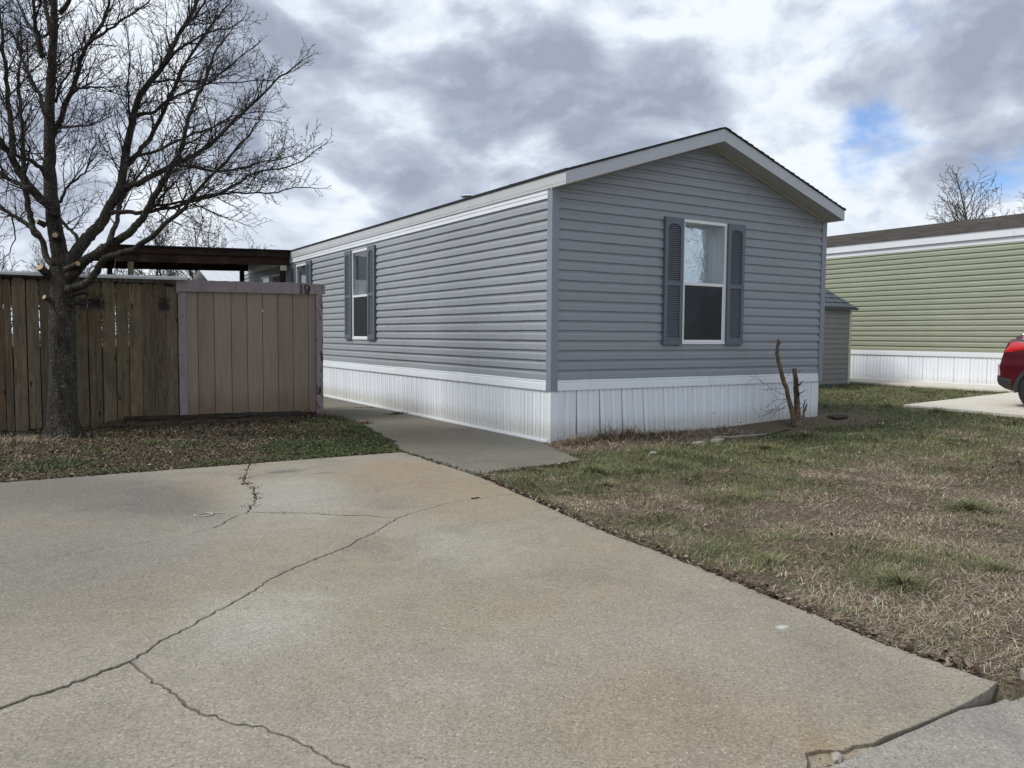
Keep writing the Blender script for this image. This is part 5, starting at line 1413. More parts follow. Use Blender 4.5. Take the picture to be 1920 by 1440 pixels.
def far_tree(x, y, z, h, spread, seed, label, cat='tree', group=None, mats=('far_twig', 'far_twig'), lv=3, trunks=1, rmin=0.012, dens=1.0, up=0.05):
    rt = random.Random(seed)
    t = empty('bare_tree', (x, y, z), label, cat, group)
    tm, cm = MB(), MB(); c_ = dict(wob=0.12, up=up, rmin=rmin, sp={1: 0.42 / dens, 2: 0.36 / dens, 3: 0.3})
    for q in range(trunks):
        bx, by = x + rt.uniform(-.5, .5) * (trunks > 1), y + rt.uniform(-.5, .5) * (trunks > 1)
        d = Vector((rt.gauss(0, .2 if trunks > 1 else .03), rt.gauss(0, .1 if trunks > 1 else .03), 1)).normalized()
        n = 9; p = Vector((bx, by, z - 0.2)); P = [p.copy()]; R_ = [h * 0.014 + 0.02]
        for i in range(n):
            d = (d + Vector((rt.gauss(0, .05), rt.gauss(0, .05), 0.03))).normalized(); p = p + d * h * 0.92 / n; P.append(p.copy()); R_.append((h * 0.014 + .02) * (1 - 0.88 * (i + 1) / n))
        tm.tube(P, R_, 7, False)
        for i in range(2, n + 1):
            for k in range(int(rt.randint(3, 5) * dens)):
                c = P[i - 1].lerp(P[i], rt.random()); an = math.radians(rt.uniform(26, 52)); dl = (P[i] - P[i - 1]).normalized()
                nd = (dl * math.cos(an) + perp(dl, rt) * math.sin(an)).normalized()
                tt = i / n
                shoot(cm, rt, c, nd, spread * rt.uniform(.6, 1.1) * (1.15 - 0.75 * abs(tt - 0.35) * 1.2), R_[i] * 0.45 + rmin * .5, 1, lv, c_)
        shoot(cm, rt, P[-1], d, h * 0.12, R_[-1], 1, lv, c_)
    tm.build('trunk', M[mats[0]], t, smooth=True); cm.build('crown', M[mats[1]], t)
    return t
g_r = 'bare trees beyond the green home'
far_tree(36.0, 12.7, 0.3, 10.1, 3.3, 31, 'bare rounded tree rising behind the green roof, clear of the frame edge', group=g_r, rmin=0.0085, dens=2.0, up=0.06)
far_tree(40.6, 12.0, 0.3, 11.2, 3.6, 32, 'taller bare tree behind the green roof at the right frame edge', group=g_r, rmin=0.0085, dens=2.0, up=0.06)
far_tree(44.5, 12.2, 0.3, 11.8, 3.4, 37, 'slim bare tree partly cut off by the right frame edge', group=g_r, rmin=0.011)
g_l = 'bare trees beyond the fence'
LT = [(-6.6, 45, 7.6, 2.4, 41, 1, 'bare tree above the fence, farthest left at the frame edge'), (-4.7, 43.5, 6.6, 2.3, 42, 1, 'second bare tree above the fence, left of the big maple trunk'),
      (-2.6, 37.5, 5.4, 2.4, 43, 3, 'low dense leafless bush-like tree just left of the maple trunk'), (-0.9, 41, 5.9, 2.0, 44, 1, 'small bare tree behind the maple trunk above the fence'),
      (0.9, 43, 8.4, 2.8, 45, 1, 'tall bare tree over the left end of the carport roof'), (2.6, 42, 8.8, 3.0, 46, 2, 'twin-stemmed bare tree over the middle of the carport roof'),
      (4.6, 44, 8.6, 3.0, 47, 1, 'broad bare tree over the right half of the carport roof'), (6.4, 46, 7.9, 2.6, 48, 1, 'bare tree nearest the grey home above the carport roof'),
      (-9.5, 46, 6.8, 2.4, 49, 1, 'bare tree beyond the fence outside the left edge')]
for (x, y, h, s_, sd, tr, lb) in LT[:8]:
    far_tree(x, y, 0.0, h, s_, sd, lb, group=g_l, trunks=tr, rmin=0.0105, dens=1.6, up=0.03)

# ------------------------------------------------------------------ white-roofed home far behind the carport
wh = empty('mobile_home', (6, 29.5, 0), 'distant pale home with white metal roof seen under the carport', 'mobile home')
mb = MB(); mb.box((1.1, 27.2, 0.0), (13, 31.0, 3.62)); mb.build('wall', M['green_trim'], wh)
v = []; f = []
for i in range(30):
    xa, xb = 0.9 + i * 0.41, 0.9 + (i + 1) * 0.41
    k = len(v)
    v += [(xa, 26.9, 3.66), (xb - .03, 26.9, 3.66), (xb - .03, 29.1, 4.35), (xa, 29.1, 4.35), (xb - .015, 26.9, 3.70), (xb - .015, 29.1, 4.39), (xb, 26.9, 3.66), (xb, 29.1, 4.35)]
    f += [(k, k + 1, k + 2, k + 3), (k + 1, k + 4, k + 5, k + 2), (k + 4, k + 6, k + 7, k + 5)]
k = len(v); v += [(0.9, 29.1, 4.35), (13.2, 29.1, 4.35), (13.2, 31.3, 3.66), (0.9, 31.3, 3.66)]; f.append((k, k + 1, k + 2, k + 3))
MB().add(v, f).build('roof', M['galv'], wh)

# ------------------------------------------------------------------ resin garden shed between the homes
rs = empty('resin_shed', (11.2, 4.0, 0.24), 'taupe resin garden shed with slate tiled roof between the two homes', 'shed')
b0 = 0.245; su0, su1, sv0, sv1 = 9.9, 12.14, 4.0, 6.1; st_z = 2.215
mb = MB(); mb.box((su0 + .03, sv0 + .02, b0), (su1 - .03, sv1, st_z)); mb.build('wall', M['shed_siding'], rs)
n = 15; cw = (st_z - b0 - 0.05) / n
prof = [(0, .002), (0, .022), (0.9, .008), (1.0, .004)]
for i in range(n):
    siding_board(rs, M['shed_siding'], lambda a, o, z: (a, sv0 - o, z), su0 + .06, su1 - 0.07, b0 + 0.05 + i * cw, cw, prof=prof)
for a in (su0 - .02, su1 - 0.07):
    mb = MB(); mb.box((a, sv0 - .03, b0), (a + .09, sv0 + .06, st_z)); mb.build('corner_post', M['cream'] if a > 11 else M['shed_siding'], rs)
mb = MB(); mb.box((su0 - .05, sv0 - .06, b0 - .05), (su1 + .04, sv1 + .05, b0 + .045)); mb.build('base', M['shed_roof'], rs)
rid_y, rid_z = (sv0 + sv1) / 2, st_z + 0.62
mb = MB()
mb.prism([(su0 - .1, sv0 - .1, st_z - .02), (su1 + .11, sv0 - .1, st_z - .02), (su1 + .11, rid_y, rid_z), (su0 - .1, rid_y, rid_z)], (0, 0, 0.03))
mb.prism([(su0 - .1, rid_y, rid_z), (su1 + .11, rid_y, rid_z), (su1 + .11, sv1 + .1, st_z - .02), (su0 - .1, sv1 + .1, st_z - .02)], (0, 0, 0.03))
mb.build('roof', M['shed_roof'], rs)
S = Vector((0, rid_y - sv0 + .1, rid_z - st_z + .02)); rows = 5
for i in range(rows):
    c0 = Vector((0, sv0 - .1, st_z - .02)) + S * (i / rows); c1 = Vector((0, sv0 - .1, st_z - .02)) + S * ((i + .82) / rows)
    x = su0 - .1 + (0.12 if i % 2 else 0.0)
    while x < su1:
        x1 = min(x + 0.30, su1 + .1)
        up_ = Vector((0, -0.02, 0.036))
        P = [(x + .012, c0.y, c0.z), (x1 - .012, c0.y, c0.z), (x1 - .012, c1.y, c1.z), (x + .012, c1.y, c1.z)]
        MB().prism([tuple(Vector(p) + up_ * .85) for p in P], up_ * 0.6).build('shingle', M['shed_roof'], rs)
        x += 0.30
mb = MB(); mb.box((su0 - .12, sv0 - .135, st_z - .045), (su1 + .13, sv0 - .1, st_z + .02)); mb.build('eave_trim', M['shed_roof'], rs)

# ------------------------------------------------------------------ red car, rear towards the far end of its drive
car = empty('parked_car', (10.0, -3.2, H(9.6) + .035), 'dark red crossover car parked tail-in at the right frame edge', 'car')
CB = H(9.3) + 0.035; VR = -1.04        # ground level and rear bumper position
UC = 10.05                             # centre line
def hw(s): return float(np.interp(s, [0, .03, .10, .22, .4, .9, 2.2, 3.4, 4.0, 4.3, 4.42], [.55, .72, .82, .865, .89, .905, .91, .90, .86, .74, .55]))
def zt(s): return float(np.interp(s, [0, .03, .12, .135, .15, .20, .23, .26, .30, .36, 1.0, 2.4, 3.2, 3.4, 3.9, 4.2, 4.35, 4.42], [.66, .755, .765, .80, .89, 1.0, 1.15, 1.21, 1.24, 1.25, 1.14, 1.08, 1.07, 1.06, 1.0, .92, .80, .66]))
def zb(s): return float(np.interp(s, [0, .10, .35, .6, 3.8, 4.2, 4.42], [.50, .40, .30, .27, .27, .30, .42]))
def wz(z, s):
    k = np.interp(z, [.27, .45, .62, .78, .90, 1.0, 1.10, 1.25], [.93, .97, .985, 1.0, .985, 1.0, .965, .90]); return hw(s) * float(k)
def cpt(s, z, off=0.0, side=-1): return (UC + side * (wz(z, s) + off), VR - s, CB + z)
ss = [0, .015, .03, .08, .12, .135, .15, .175, .20, .23, .26, .30, .33, .36, .45, .6, .8, 1.0, 1.3, 1.7, 2.1, 2.5, 2.9, 3.2, 3.4, 3.6, 3.8, 4.0, 4.15, 4.3, 4.38, 4.42]
nz = 14
v = []; f = []
for s in ss:
    row = []
    for k in range(nz + 1):
        z = zb(s) + (zt(s) - zb(s)) * k / nz; row.append(cpt(s, z))
    v += row + [(2 * UC - p[0], p[1], p[2]) for p in row[::-1]]
m_ = 2 * (nz + 1)
for i in range(len(ss) - 1):
    for k in range(m_): f.append((i * m_ + k, i * m_ + (k + 1) % m_, (i + 1) * m_ + (k + 1) % m_, (i + 1) * m_ + k))
f.append(tuple(range(m_))); f.append(tuple((len(ss) - 1) * m_ + k for k in range(m_))[::-1])
MB().add(v, f).build('body', M['paint_red'], car, smooth=True)
# greenhouse
cs = [.36, .50, .70, .95, 1.3, 1.8, 2.3, 2.55, 2.9, 3.25]; rz = [1.26, 1.40, 1.53, 1.60, 1.63, 1.63, 1.60, 1.53, 1.32, 1.10]
def cab(s, t, off=0.0, side=-1):
    r_ = float(np.interp(s, cs, rz)); b_ = zt(s) - 0.01; z = b_ + (r_ - b_) * t
    wd = np.interp(t, [0, .85, 1.0], [.80, .80 - .16 * np.clip((r_ - b_) / .5, 0, 1), .80 - .26 * np.clip((r_ - b_) / .5, 0, 1)])
    wd = min(wd, hw(s) - 0.05)
    return (UC + side * (wd + off), VR - s, CB + z)
v = []; f = []
for s in cs:
    row = [cab(s, t) for t in (0, .3, .6, .85, 1.0)]
    v += row + [(2 * UC - p[0], p[1], p[2]) for p in row[::-1]]
for i in range(len(cs) - 1):
    for k in range(9): f.append((i * 10 + k, i * 10 + k + 1, (i + 1) * 10 + k + 1, (i + 1) * 10 + k))
f += [tuple(range(10)), tuple(90 + k for k in range(10))[::-1]]
MB().add(v, f).build('cabin', M['paint_red'], car, smooth=True)
for side in (-1, 1):
    for (s0, s1) in ((.62, 1.02), (1.10, 1.92), (2.0, 2.85)):
        v = []; f = []
        n = 6
        for i in range(n + 1):
            s = s0 + (s1 - s0) * i / n
            for t in (.10, .50, .84): v.append(cab(s, t, 0.006, side))
        for i in range(n):
            for k in range(2): f.append((3 * i + k, 3 * i + k + 1, 3 * i + 4 + k, 3 * i + 3 + k))
        MB().add(v, f).build('side_window', M['car_glass'], car)
def mirror_x(p): return (2 * UC - p[0], p[1], p[2])
def band(s0, s1, tlo, thi, name, n=4):
    v = []; f = []
    for i in range(n + 1):
        s = s0 + (s1 - s0) * i / n; r_ = float(np.interp(s, cs, rz)) + 0.012
        a = cab(s, 1.0); w_ = abs(a[0] - UC) * 0.94
        v += [(UC - w_, VR - s, CB + r_), (UC + w_, VR - s, CB + r_)]
    for i in range(n): f.append((2 * i, 2 * i + 1, 2 * i + 3, 2 * i + 2))
    return MB().add(v, f).build(name, M['car_glass'], car)
band(.39, .66, 0, 0, 'rear_window'); band(2.45, 3.15, 0, 0, 'windscreen')
mb = MB(); mb.tube([(UC, VR - .38, CB + 1.29), (UC - .1, VR - .44, CB + 1.36), (UC - .42, VR - .52, CB + 1.43)], .014, 5); mb.tube([(UC - .62, VR - .30, CB + 1.245), (UC - .60, VR - .42, CB + 1.29)], [.035, .03], 6); mb.build('rear_wiper', M['black_plastic'], car)
for side in (-1, 1):
    def patch(name, pts, mat, off=.012, n=5):
        """quad strip on the body side: pts = [(s, zlo, zhi)]"""
        v = []; f = []
        for (s, lo, hi) in pts:
            for k in range(n + 1):
                z = lo + (hi - lo) * k / n
                v.append(cpt(s, z, off if 0 < k < n else off * .2, side))
        for i in range(len(pts) - 1):
            for k in range(n): f.append((i * (n + 1) + k, i * (n + 1) + k + 1, (i + 1) * (n + 1) + k + 1, (i + 1) * (n + 1) + k))
        return MB().add(v, f).build(name, mat, car, smooth=True)
    tl = patch('tail_light', [(.225, .985, 1.01), (.25, .99, 1.09), (.285, 1.0, 1.16), (.32, 1.005, 1.185), (.42, 1.03, 1.18), (.60, 1.065, 1.165), (.74, 1.09, 1.135)], M['lamp_red'])
    patch('tail_light_trim', [(.185, .93, .95), (.205, .95, 1.0), (.235, 1.03, 1.12), (.27, 1.12, 1.185)], M['car_glass'], .010)
    patch('reflector', [(.012, .60, .74), (.05, .58, .80), (.10, .57, .80), (.135, .565, .60)], M['lens_pale'], .012)
    patch('rear_bumper', [(.0, .50, .585), (.03, .45, .575), (.10, .40, .555), (.22, .34, .53), (.36, .30, .50)], M['black_plastic'], .014)
    patch('side_skirt', [(1.35, .27, .44), (2.0, .27, .40), (2.9, .27, .44)], M['black_plastic'], .012)
    patch('headlight', [(3.85, .78, .88), (4.1, .74, .86), (4.3, .70, .78)], M['lens_pale'], .01)
    patch('door_handle', [(1.42, .90, .93), (1.62, .90, .93)], M['black_plastic'], .03, 2)
    for (sw_) in (.88, 3.52):
        cx_, cz_ = VR - sw_, CB + .345
        def disc(mb, r0, r1, x, n=28, a0=0, a1=2 * math.pi):
            v = []; f = []
            for i in range(n + 1):
                a = a0 + (a1 - a0) * i / n
                v += [(x, cx_ + r0 * math.cos(a), cz_ + r0 * math.sin(a)), (x, cx_ + r1 * math.cos(a), cz_ + r1 * math.sin(a))]
            for i in range(n): f.append((2 * i, 2 * i + 1, 2 * i + 3, 2 * i + 2))
            mb.add(v, f)
        xo = UC + side * .915
        # wheel arch lip: a thick ring segment, and a flat black disc standing in for the shaded hollow
        mb = MB(); n = 22; v = []; f = []
        for i in range(n + 1):
            a = -0.05 * math.pi + 1.1 * math.pi * i / n
            for (rr_, o) in ((.385, .895), (.385, .928), (.455, .925), (.462, .895)):
                v.append((UC + side * o, cx_ + rr_ * math.cos(a), cz_ + rr_ * math.sin(a)))
        for i in range(n):
            for k in range(3): f.append((4 * i + k, 4 * i + k + 1, 4 * i + 5 + k, 4 * i + 4 + k))
        mb.add(v, f).build('wheel_arch', M['black_plastic'], car)
        mb = MB(); disc(mb, 0.0, .39, UC + side * .912); mb.build('wheel_well_shade', M['rubber'], car)
        tm = MB(); n = 30; prof = [(.25, .915), (.27, .935), (.325, .938), (.345, .925), (.345, .72), (.25, .72)]
        v = []; f = []
        for i in range(n):
            a = 2 * math.pi * i / n
            for (rr_, o) in prof: v.append((UC + side * o, cx_ + rr_ * math.cos(a), cz_ + rr_ * math.sin(a)))
        k_ = len(prof)
        for i in range(n):
            j = (i + 1) % n
            for k in range(k_): f.append((i * k_ + k, i * k_ + (k + 1) % k_, j * k_ + (k + 1) % k_, j * k_ + k))
        wh_ = tm.add(v, f).build('wheel', M['rubber'], car)
        rm = MB()
        disc(rm, .228, .252, UC + side * .932); disc(rm, .0, .06, UC + side * .928)
        for k in range(5):
            for dlt in (-.16, .16):
                a = 2 * math.pi * k / 5 + .3
                p = [(UC + side * .925, cx_ + .05 * math.cos(a + dlt * 1.5), cz_ + .05 * math.sin(a + dlt * 1.5)), (UC + side * .930, cx_ + .232 * math.cos(a + dlt - .045), cz_ + .232 * math.sin(a + dlt - .045)), (UC + side * .930, cx_ + .232 * math.cos(a + dlt + .045), cz_ + .232 * math.sin(a + dlt + .045))]
                rm.add(p, [(0, 1, 2)])
        rm.build('rim', M['alloy'], wh_)
    mb = MB(); mb.box((UC + side * .90 - .1 * (side < 0), VR - 2.85, CB + 1.02), (UC + side * .90 + .1 * (side > 0), VR - 2.72, CB + 1.14)); mb.build('wing_mirror', M['paint_red'], car)

# ------------------------------------------------------------------ lopped shrub by the skirting
shrub = empty('lopped_shrub', (4.42, -0.5, 0.06), 'lopped reddish shrub stump with two bare stems against white skirting', 'shrub')
bx, by, bz = 4.45, -0.48, ground_z(4.45, -0.48)
gz0 = float(bz)
def stem(pts, rad, sides, name='stem', jit=.006):
    P = smooth_line([(*p, r_) for p, r_ in zip(pts, rad)], 4)
    P = [(p[0] + random.gauss(0, jit), p[1] + random.gauss(0, jit), p[2] + random.gauss(0, jit), p[3]) for p in P]
    return MB().tube([p[:3] for p in P], [p[3] * random.uniform(.93, 1.08) for p in P], sides).build(name, M['stump'], shrub)
stem([(4.47, -.5, gz0 - .05), (4.46, -.5, gz0 + .12), (4.42, -.5, gz0 + .40), (4.40, -.49, gz0 + .68), (4.36, -.48, gz0 + .92)], [0.0740, 0.0555, 0.0429, 0.0385, 0.0348], 9)
stem([(4.50, -.47, gz0 - .05), (4.49, -.46, gz0 + .2), (4.475, -.46, gz0 + .45), (4.47, -.45, gz0 + .68)], [0.0518, 0.0370, 0.0311, 0.0266], 8)
stem([(4.38, -.5, gz0 + .02), (4.31, -.48, gz0 + .28), (4.19, -.46, gz0 + .62), (4.06, -.45, gz0 + .92), (3.98, -.45, gz0 + 1.16), (4.01, -.45, gz0 + 1.38)], [0.0518, 0.0370, 0.0333, 0.0311, 0.0266, 0.0222], 8)
stem([(4.60, -.45, gz0 - .02), (4.66, -.44, gz0 + .22), (4.72, -.43, gz0 + .42)], [0.0148, 0.0104, 0.0081], 5)
stem([(4.66, -.40, gz0 - .02), (4.76, -.38, gz0 + .2), (4.83, -.37, gz0 + .34)], [0.0133, 0.0104, 0.0074], 5)
stem([(4.68, -.38, gz0 - .02), (4.80, -.36, gz0 + .2), (4.88, -.35, gz0 + .33)], [0.0118, 0.0089, 0.0067], 5)
mb = MB(); rr = random.Random(8)
def twig(p, d, L, r_):
    pts = [Vector(p)]; dd = Vector(d).normalized()
    for i in range(5):
        dd = (dd + Vector((rr.gauss(0, .18), rr.gauss(0, .12), rr.gauss(0, .16)))).normalized(); pts.append(pts[-1] + dd * L / 5)
    mb.tube(pts, [r_ * (1 - .14 * i) for i in range(6)], 4, False); return pts
for (p, d, L, r_) in [((4.45, -.5, .88 + gz0), (1, -.1, .05), .11, .007), ((4.44, -.5, .66 + gz0), (1, -.1, .25), .16, .014), ((4.47, -.5, .52 + gz0), (1, -.2, .1), .16, .009), ((4.47, -.5, .35 + gz0), (1, -.2, .05), .15, .006), ((4.5, -.5, .16 + gz0), (1, -.2, -.1), .2, .008), ((4.5, -.48, .25 + gz0), (1, -.2, .2), .2, .007),
                          ((4.37, -.5, .58 + gz0), (-.8, -.1, .9), .22, .004), ((4.10, -.46, .88 + gz0), (-.7, -.1, .45), .08, .010), ((4.0, -.45, 1.2 + gz0), (-.7, 0, .5), .09, .010), ((4.02, -.45, 1.3 + gz0), (.6, 0, .6), .06, .008), ((4.08, -.45, .92 + gz0), (.5, 0, .6), .10, .006),
                          ((4.2, -.47, .55 + gz0), (.9, -.1, .1), .10, .006), ((4.25, -.48, .45 + gz0), (-1, -.2, -.1), .28, .006), ((4.12, -.46, .75 + gz0), (1, -.2, .3), .3, .004)]:
    twig(p, d, L, r_)
for (z, d) in ((.40, (-1, -.1, -.05)), (.42, (-1, -.25, .05)), (.30, (-1, -.1, -.15)), (.34, (-1, -.1, -.3)), (.5, (-1, -.1, .2)), (.62, (-1, 0, .1))):
    P = twig((4.22 - z * .05, -.47, z + gz0), d, rr.uniform(.5, .85), .0045)
    for k in (2, 3, 4): twig(P[k], (rr.uniform(-1, -.2), rr.uniform(-.3, .3), rr.uniform(-.7, .8)), rr.uniform(.12, .25), .003)
for k in range(10): twig((4.44 + rr.uniform(-.03, .06), -.5, gz0 + rr.uniform(.15, .85)), (rr.choice((-1, 1)), -.5, rr.uniform(-.3, .6)), rr.uniform(.05, .14), .004)
mb.build('twigs', M['twig'], shrub)['kind'] = 'stuff'

# ------------------------------------------------------------------ stones, timber, small things on the ground
def stone(x, y, sx, sy, sz, seed, label, mat='stone', rot=0.0):
    bm = bmesh.new(); bmesh.ops.create_icosphere(bm, subdivisions=2, radius=1.0)
    ra = random.Random(seed); off = Vector((ra.random() * 50, ra.random() * 50, 0))
    for v_ in bm.verts:
        n = mnoise.noise(v_.co * 1.3 + off) * .35 + mnoise.noise(v_.co * 3 + off) * .12
        c = v_.co * (1 + n); c = Vector((c.x * sx, c.y * sy, c.z * sz)); c.z = min(c.z, sz * .75)
        v_.co = Matrix.Rotation(rot, 3, 'Z') @ c
    me = bpy.data.meshes.new('stone'); bm.to_mesh(me); bm.free(); me.materials.append(M['pad'] if mat == 'pale' else M[mat])
    o = link(bpy.data.objects.new('stone', me)); o.location = (x, y, float(ground_z(x, y)) + sz * .25)
    return tag(o, label, 'stone', 'stones lying round the homes')
stone(2.16, -.97, .13, .08, .055, 1, 'pale flat limestone, largest of the loose stones by the skirting', rot=.2)
stone(1.78, -.98, .09, .06, .045, 2, 'small brownish stone just left of the pale flat limestone', rot=-.3)
stone(0.62, -1.36, .06, .045, .035, 3, 'tan stone in dry grass near the end of the walkway')
stone(-4.86, 4.42, .16, .12, .12, 4, 'dark mossy block beside the end of the rotting timber', 'timber')
stone(-5.06, 4.4, .13, .08, .07, 5, 'low dark stone between the maple roots and the mossy block', 'timber')
stone(5.75, -.30, .26, .15, .035, 6, 'flat dark slab at the corner of the dirt bed', 'timber', .3)

stone(-3.71, -7.10, .035, .018, .018, 9, 'small pale broken concrete chunk at the chipped driveway edge', 'stone', .5)
mb = MB(); rr = random.Random(4)
def log_box(u0, u1, y0_, y1_, z0_, z1_):
    n = 30; v = []; f = []
    for i in range(n + 1):
        u = u0 + (u1 - u0) * i / n
        for (y, z) in ((y0_, z0_), (y0_ - .004, (z0_ + z1_) / 2), (y0_ + .01, z1_), (y1_, z1_), (y1_, z0_)):
            v.append((u, y + rr.gauss(0, .006), z + rr.gauss(0, .005) - .03 * (i / n)))
    for i in range(n):
        for k in range(5): f.append((5 * i + k, 5 * i + (k + 1) % 5, 5 * i + 5 + (k + 1) % 5, 5 * i + 5 + k))
    f += [tuple(range(5)), tuple(5 * n + k for k in range(5))[::-1]]
    return mb.add(v, f)
log_box(-4.72, -2.0, 4.46, 4.60, .005, .10)
tim = mb.build('timber_edging', M['timber'], None); tag(tim, 'long rotting landscape timber lying along the foot of the shed', 'timber')
mb = MB(); log_box(-4.74, -2.02, 4.48, 4.60, .104, .175); mb.build('upper_timber', M['timber'], tim)
mb = MB(); mb.box((-2.71, -2.68, .002), (-2.63, -2.665, .010)); tag(mb.build('stick', M['twig'], None), 'short dark stick lying on the driveway near the lawn edge', 'stick')
pts = []
for a in np.linspace(-.3, 5.9, 26): pts.append((-4.87 + .07 * math.cos(a), -2.15 + .05 * math.sin(a) + .012 * math.sin(2 * a), .004))
pts += [(-4.78, -2.13, .004), (-4.70, -2.15, .004)]
tag(MB().tube(pts, .0045, 5).build('cord_loop', M['chalk'], None), 'loop of pale cord lying on the driveway crack', 'cord')
mb = MB(); P = [(2.35 + .13 * i, -.70 - .03 * i + .02 * math.sin(i * 2), float(ground_z(2.35 + .13 * i, -.7)) + .03) for i in range(8)]
tag(mb.tube(P, [.016, .018, .017, .018, .015, .016, .013, .01], 6).build('branch', M['stone'], None), 'bleached branch lying along the dirt bed below the skirting', 'branch')
mb = MB(); P = [(4.0 - .16 * i, -.72 - .035 * i, float(ground_z(4.0 - .16 * i, -.75)) + .02) for i in range(7)]
tag(mb.tube(P, [.012, .015, .014, .013, .014, .011, .008], 6).build('branch', M['timber'], None), 'dark cut branch on the ground left of the shrub stump', 'branch')

# ------------------------------------------------------------------ grass, weeds and litter (numpy, one mesh each)
def strips(name, P, col, mat=None, kind='stuff', smooth=False):
    """P: (n, k, 2, 3) left/right points of k cross-sections; col: (n, 3) or (n, k, 3)"""
    n, k = P.shape[:2]
    v = P.reshape(-1, 3)
    base = (np.arange(n) * k * 2)[:, None, None]
    seg = np.arange(k - 1)[None, :, None] * 2
    q = base + seg + np.array([0, 1, 3, 2])[None, None, :]
    q = q.reshape(-1, 4)
    me = bpy.data.meshes.new(name)
    me.vertices.add(len(v)); me.vertices.foreach_set('co', v.astype(np.float32).ravel())
    me.loops.add(q.size); me.loops.foreach_set('vertex_index', q.astype(np.int32).ravel())
    me.polygons.add(len(q)); me.polygons.foreach_set('loop_start', np.arange(0, q.size, 4, dtype=np.int32))
    try: me.polygons.foreach_set('loop_total', np.full(len(q), 4, dtype=np.int32))
    except Exception: pass
    me.update(calc_edges=True)
    c = np.ones((n, k, 2, 4), np.float32)
    if col.ndim == 2: c[..., :3] = col[:, None, None, :]
    else: c[..., :3] = col[:, :, None, :]
    at = me.color_attributes.new('Col', 'FLOAT_COLOR', 'POINT'); at.data.foreach_set('color', c.ravel())
    me.materials.append(mat or M['blade'])
    o = link(bpy.data.objects.new(name, me))
    if kind: o['kind'] = kind
    return o

def blades(x, y, z, h, wid, tilt, bend, az, col, k=3):
    """curved tapering blades: tilt = lean at the root, bend = extra lean at the tip"""
    n = len(x); P = np.zeros((n, k, 2, 3)); p = np.stack([x, y, z], -1)
    side = np.stack([-np.sin(az), np.cos(az), np.zeros(n)], -1)
    fw = np.stack([np.cos(az), np.sin(az), np.zeros(n)], -1)
    seg = h / (k - 1)
    for i in range(k):
        wv = wid * (1.0 if i == 0 else (0.85 if i < k - 1 else 0.12))
        P[:, i, 0] = p - side * wv[:, None] / 2; P[:, i, 1] = p + side * wv[:, None] / 2
        a = tilt + bend * i / max(k - 2, 1)
        d = fw * np.sin(a)[:, None]; d[:, 2] = np.cos(a)
        p = p + d * seg[:, None]
    return P

def dist_cam(x, y): return np.hypot(x - CAM.x, y - CAM.y)

def lawn_mask(x, y):
    e = np.interp(y, EDGE_V, EDGE_U) + 0.005
    m_ = (x > e) & ((y > -7.08) | ((x < -2.48) & (y > -7.16)))
    m_ &= ~walk_poly_mask(x, y, -0.01)
    m_ &= ~((x > -0.01) & (x < HW + .0) & (y > -0.02) & (y < HL))
    m_ &= ~((x < -0.4) & (y > -1.5))
    m_ &= ~pad_mask(x, y, -0.01)
    m_ &= ~((x > 9.85) & (x < 12.2) & (y > 3.95) & (y < 6.1))
    m_ &= (x < 13.8)
    m_ &= ~((x > 8.2) & (y < -0.4))
    return m_

def scatter(n, x0, x1, y0, y1, dens_fn, seed):
    r_ = np.random.default_rng(seed)
    x = r_.uniform(x0, x1, n); y = r_.uniform(y0, y1, n)
    keep = r_.random(n) < dens_fn(x, y)
    return x[keep], y[keep]

def greenness(x, y):
    g = 0.55 * vnoise(x, y, .7, 4, 21) + 0.45 * vnoise(x, y, 2.6, 3, 22)
    g = g + 0.17 * np.clip((y + 4.6) / 2.0, -.9, 1.1) - 0.03 * np.clip((-5.6 - y) / 1.0, 0, 1)
    for (a, b, r_, am) in ((-1.69, -6.08, .30, .28), (0.78, -5.17, .34, .30), (-0.88, -2.09, .45, .22), (-2.38, -6.20, .12, .3), (-.91, -6.2, .35, .2), (-2.0, -5.35, .3, .18), (-.88, -3.6, .4, .12), (2.6, -1.6, 1.0, .12), (0.3, -5.6, .3, .2), (-1.7, -2.75, .22, .22), (-1.2, -4.9, .3, .12), (6.8, 1.2, 1.2, .12), (9.5, 2.2, .9, .1), (-0.2, -6.5, .25, .22), (7.6, -1.2, .8, .1)):
        g = g + am * np.exp(-((x - a) ** 2 + (y - b) ** 2) / r_ ** 2)
    return g
GA = np.array
def palette(r_, n, cols, jit=.18):
    c = GA(cols)[r_.integers(0, len(cols), n)]
    return np.clip(c * (1 + r_.normal(0, jit, (n, 1))), .004, .8)
TAN = [(.31, .25, .18), (.25, .20, .14), (.38, .315, .23), (.21, .165, .118), (.46, .395, .30), (.28, .235, .185), (.15, .115, .085)]
GRN = [(.095, .115, .046), (.122, .140, .060), (.078, .100, .044), (.150, .162, .076), (.112, .134, .068), (.178, .182, .098)]
YEL = [(.19, .17, .07), (.15, .145, .055), (.23, .19, .09)]

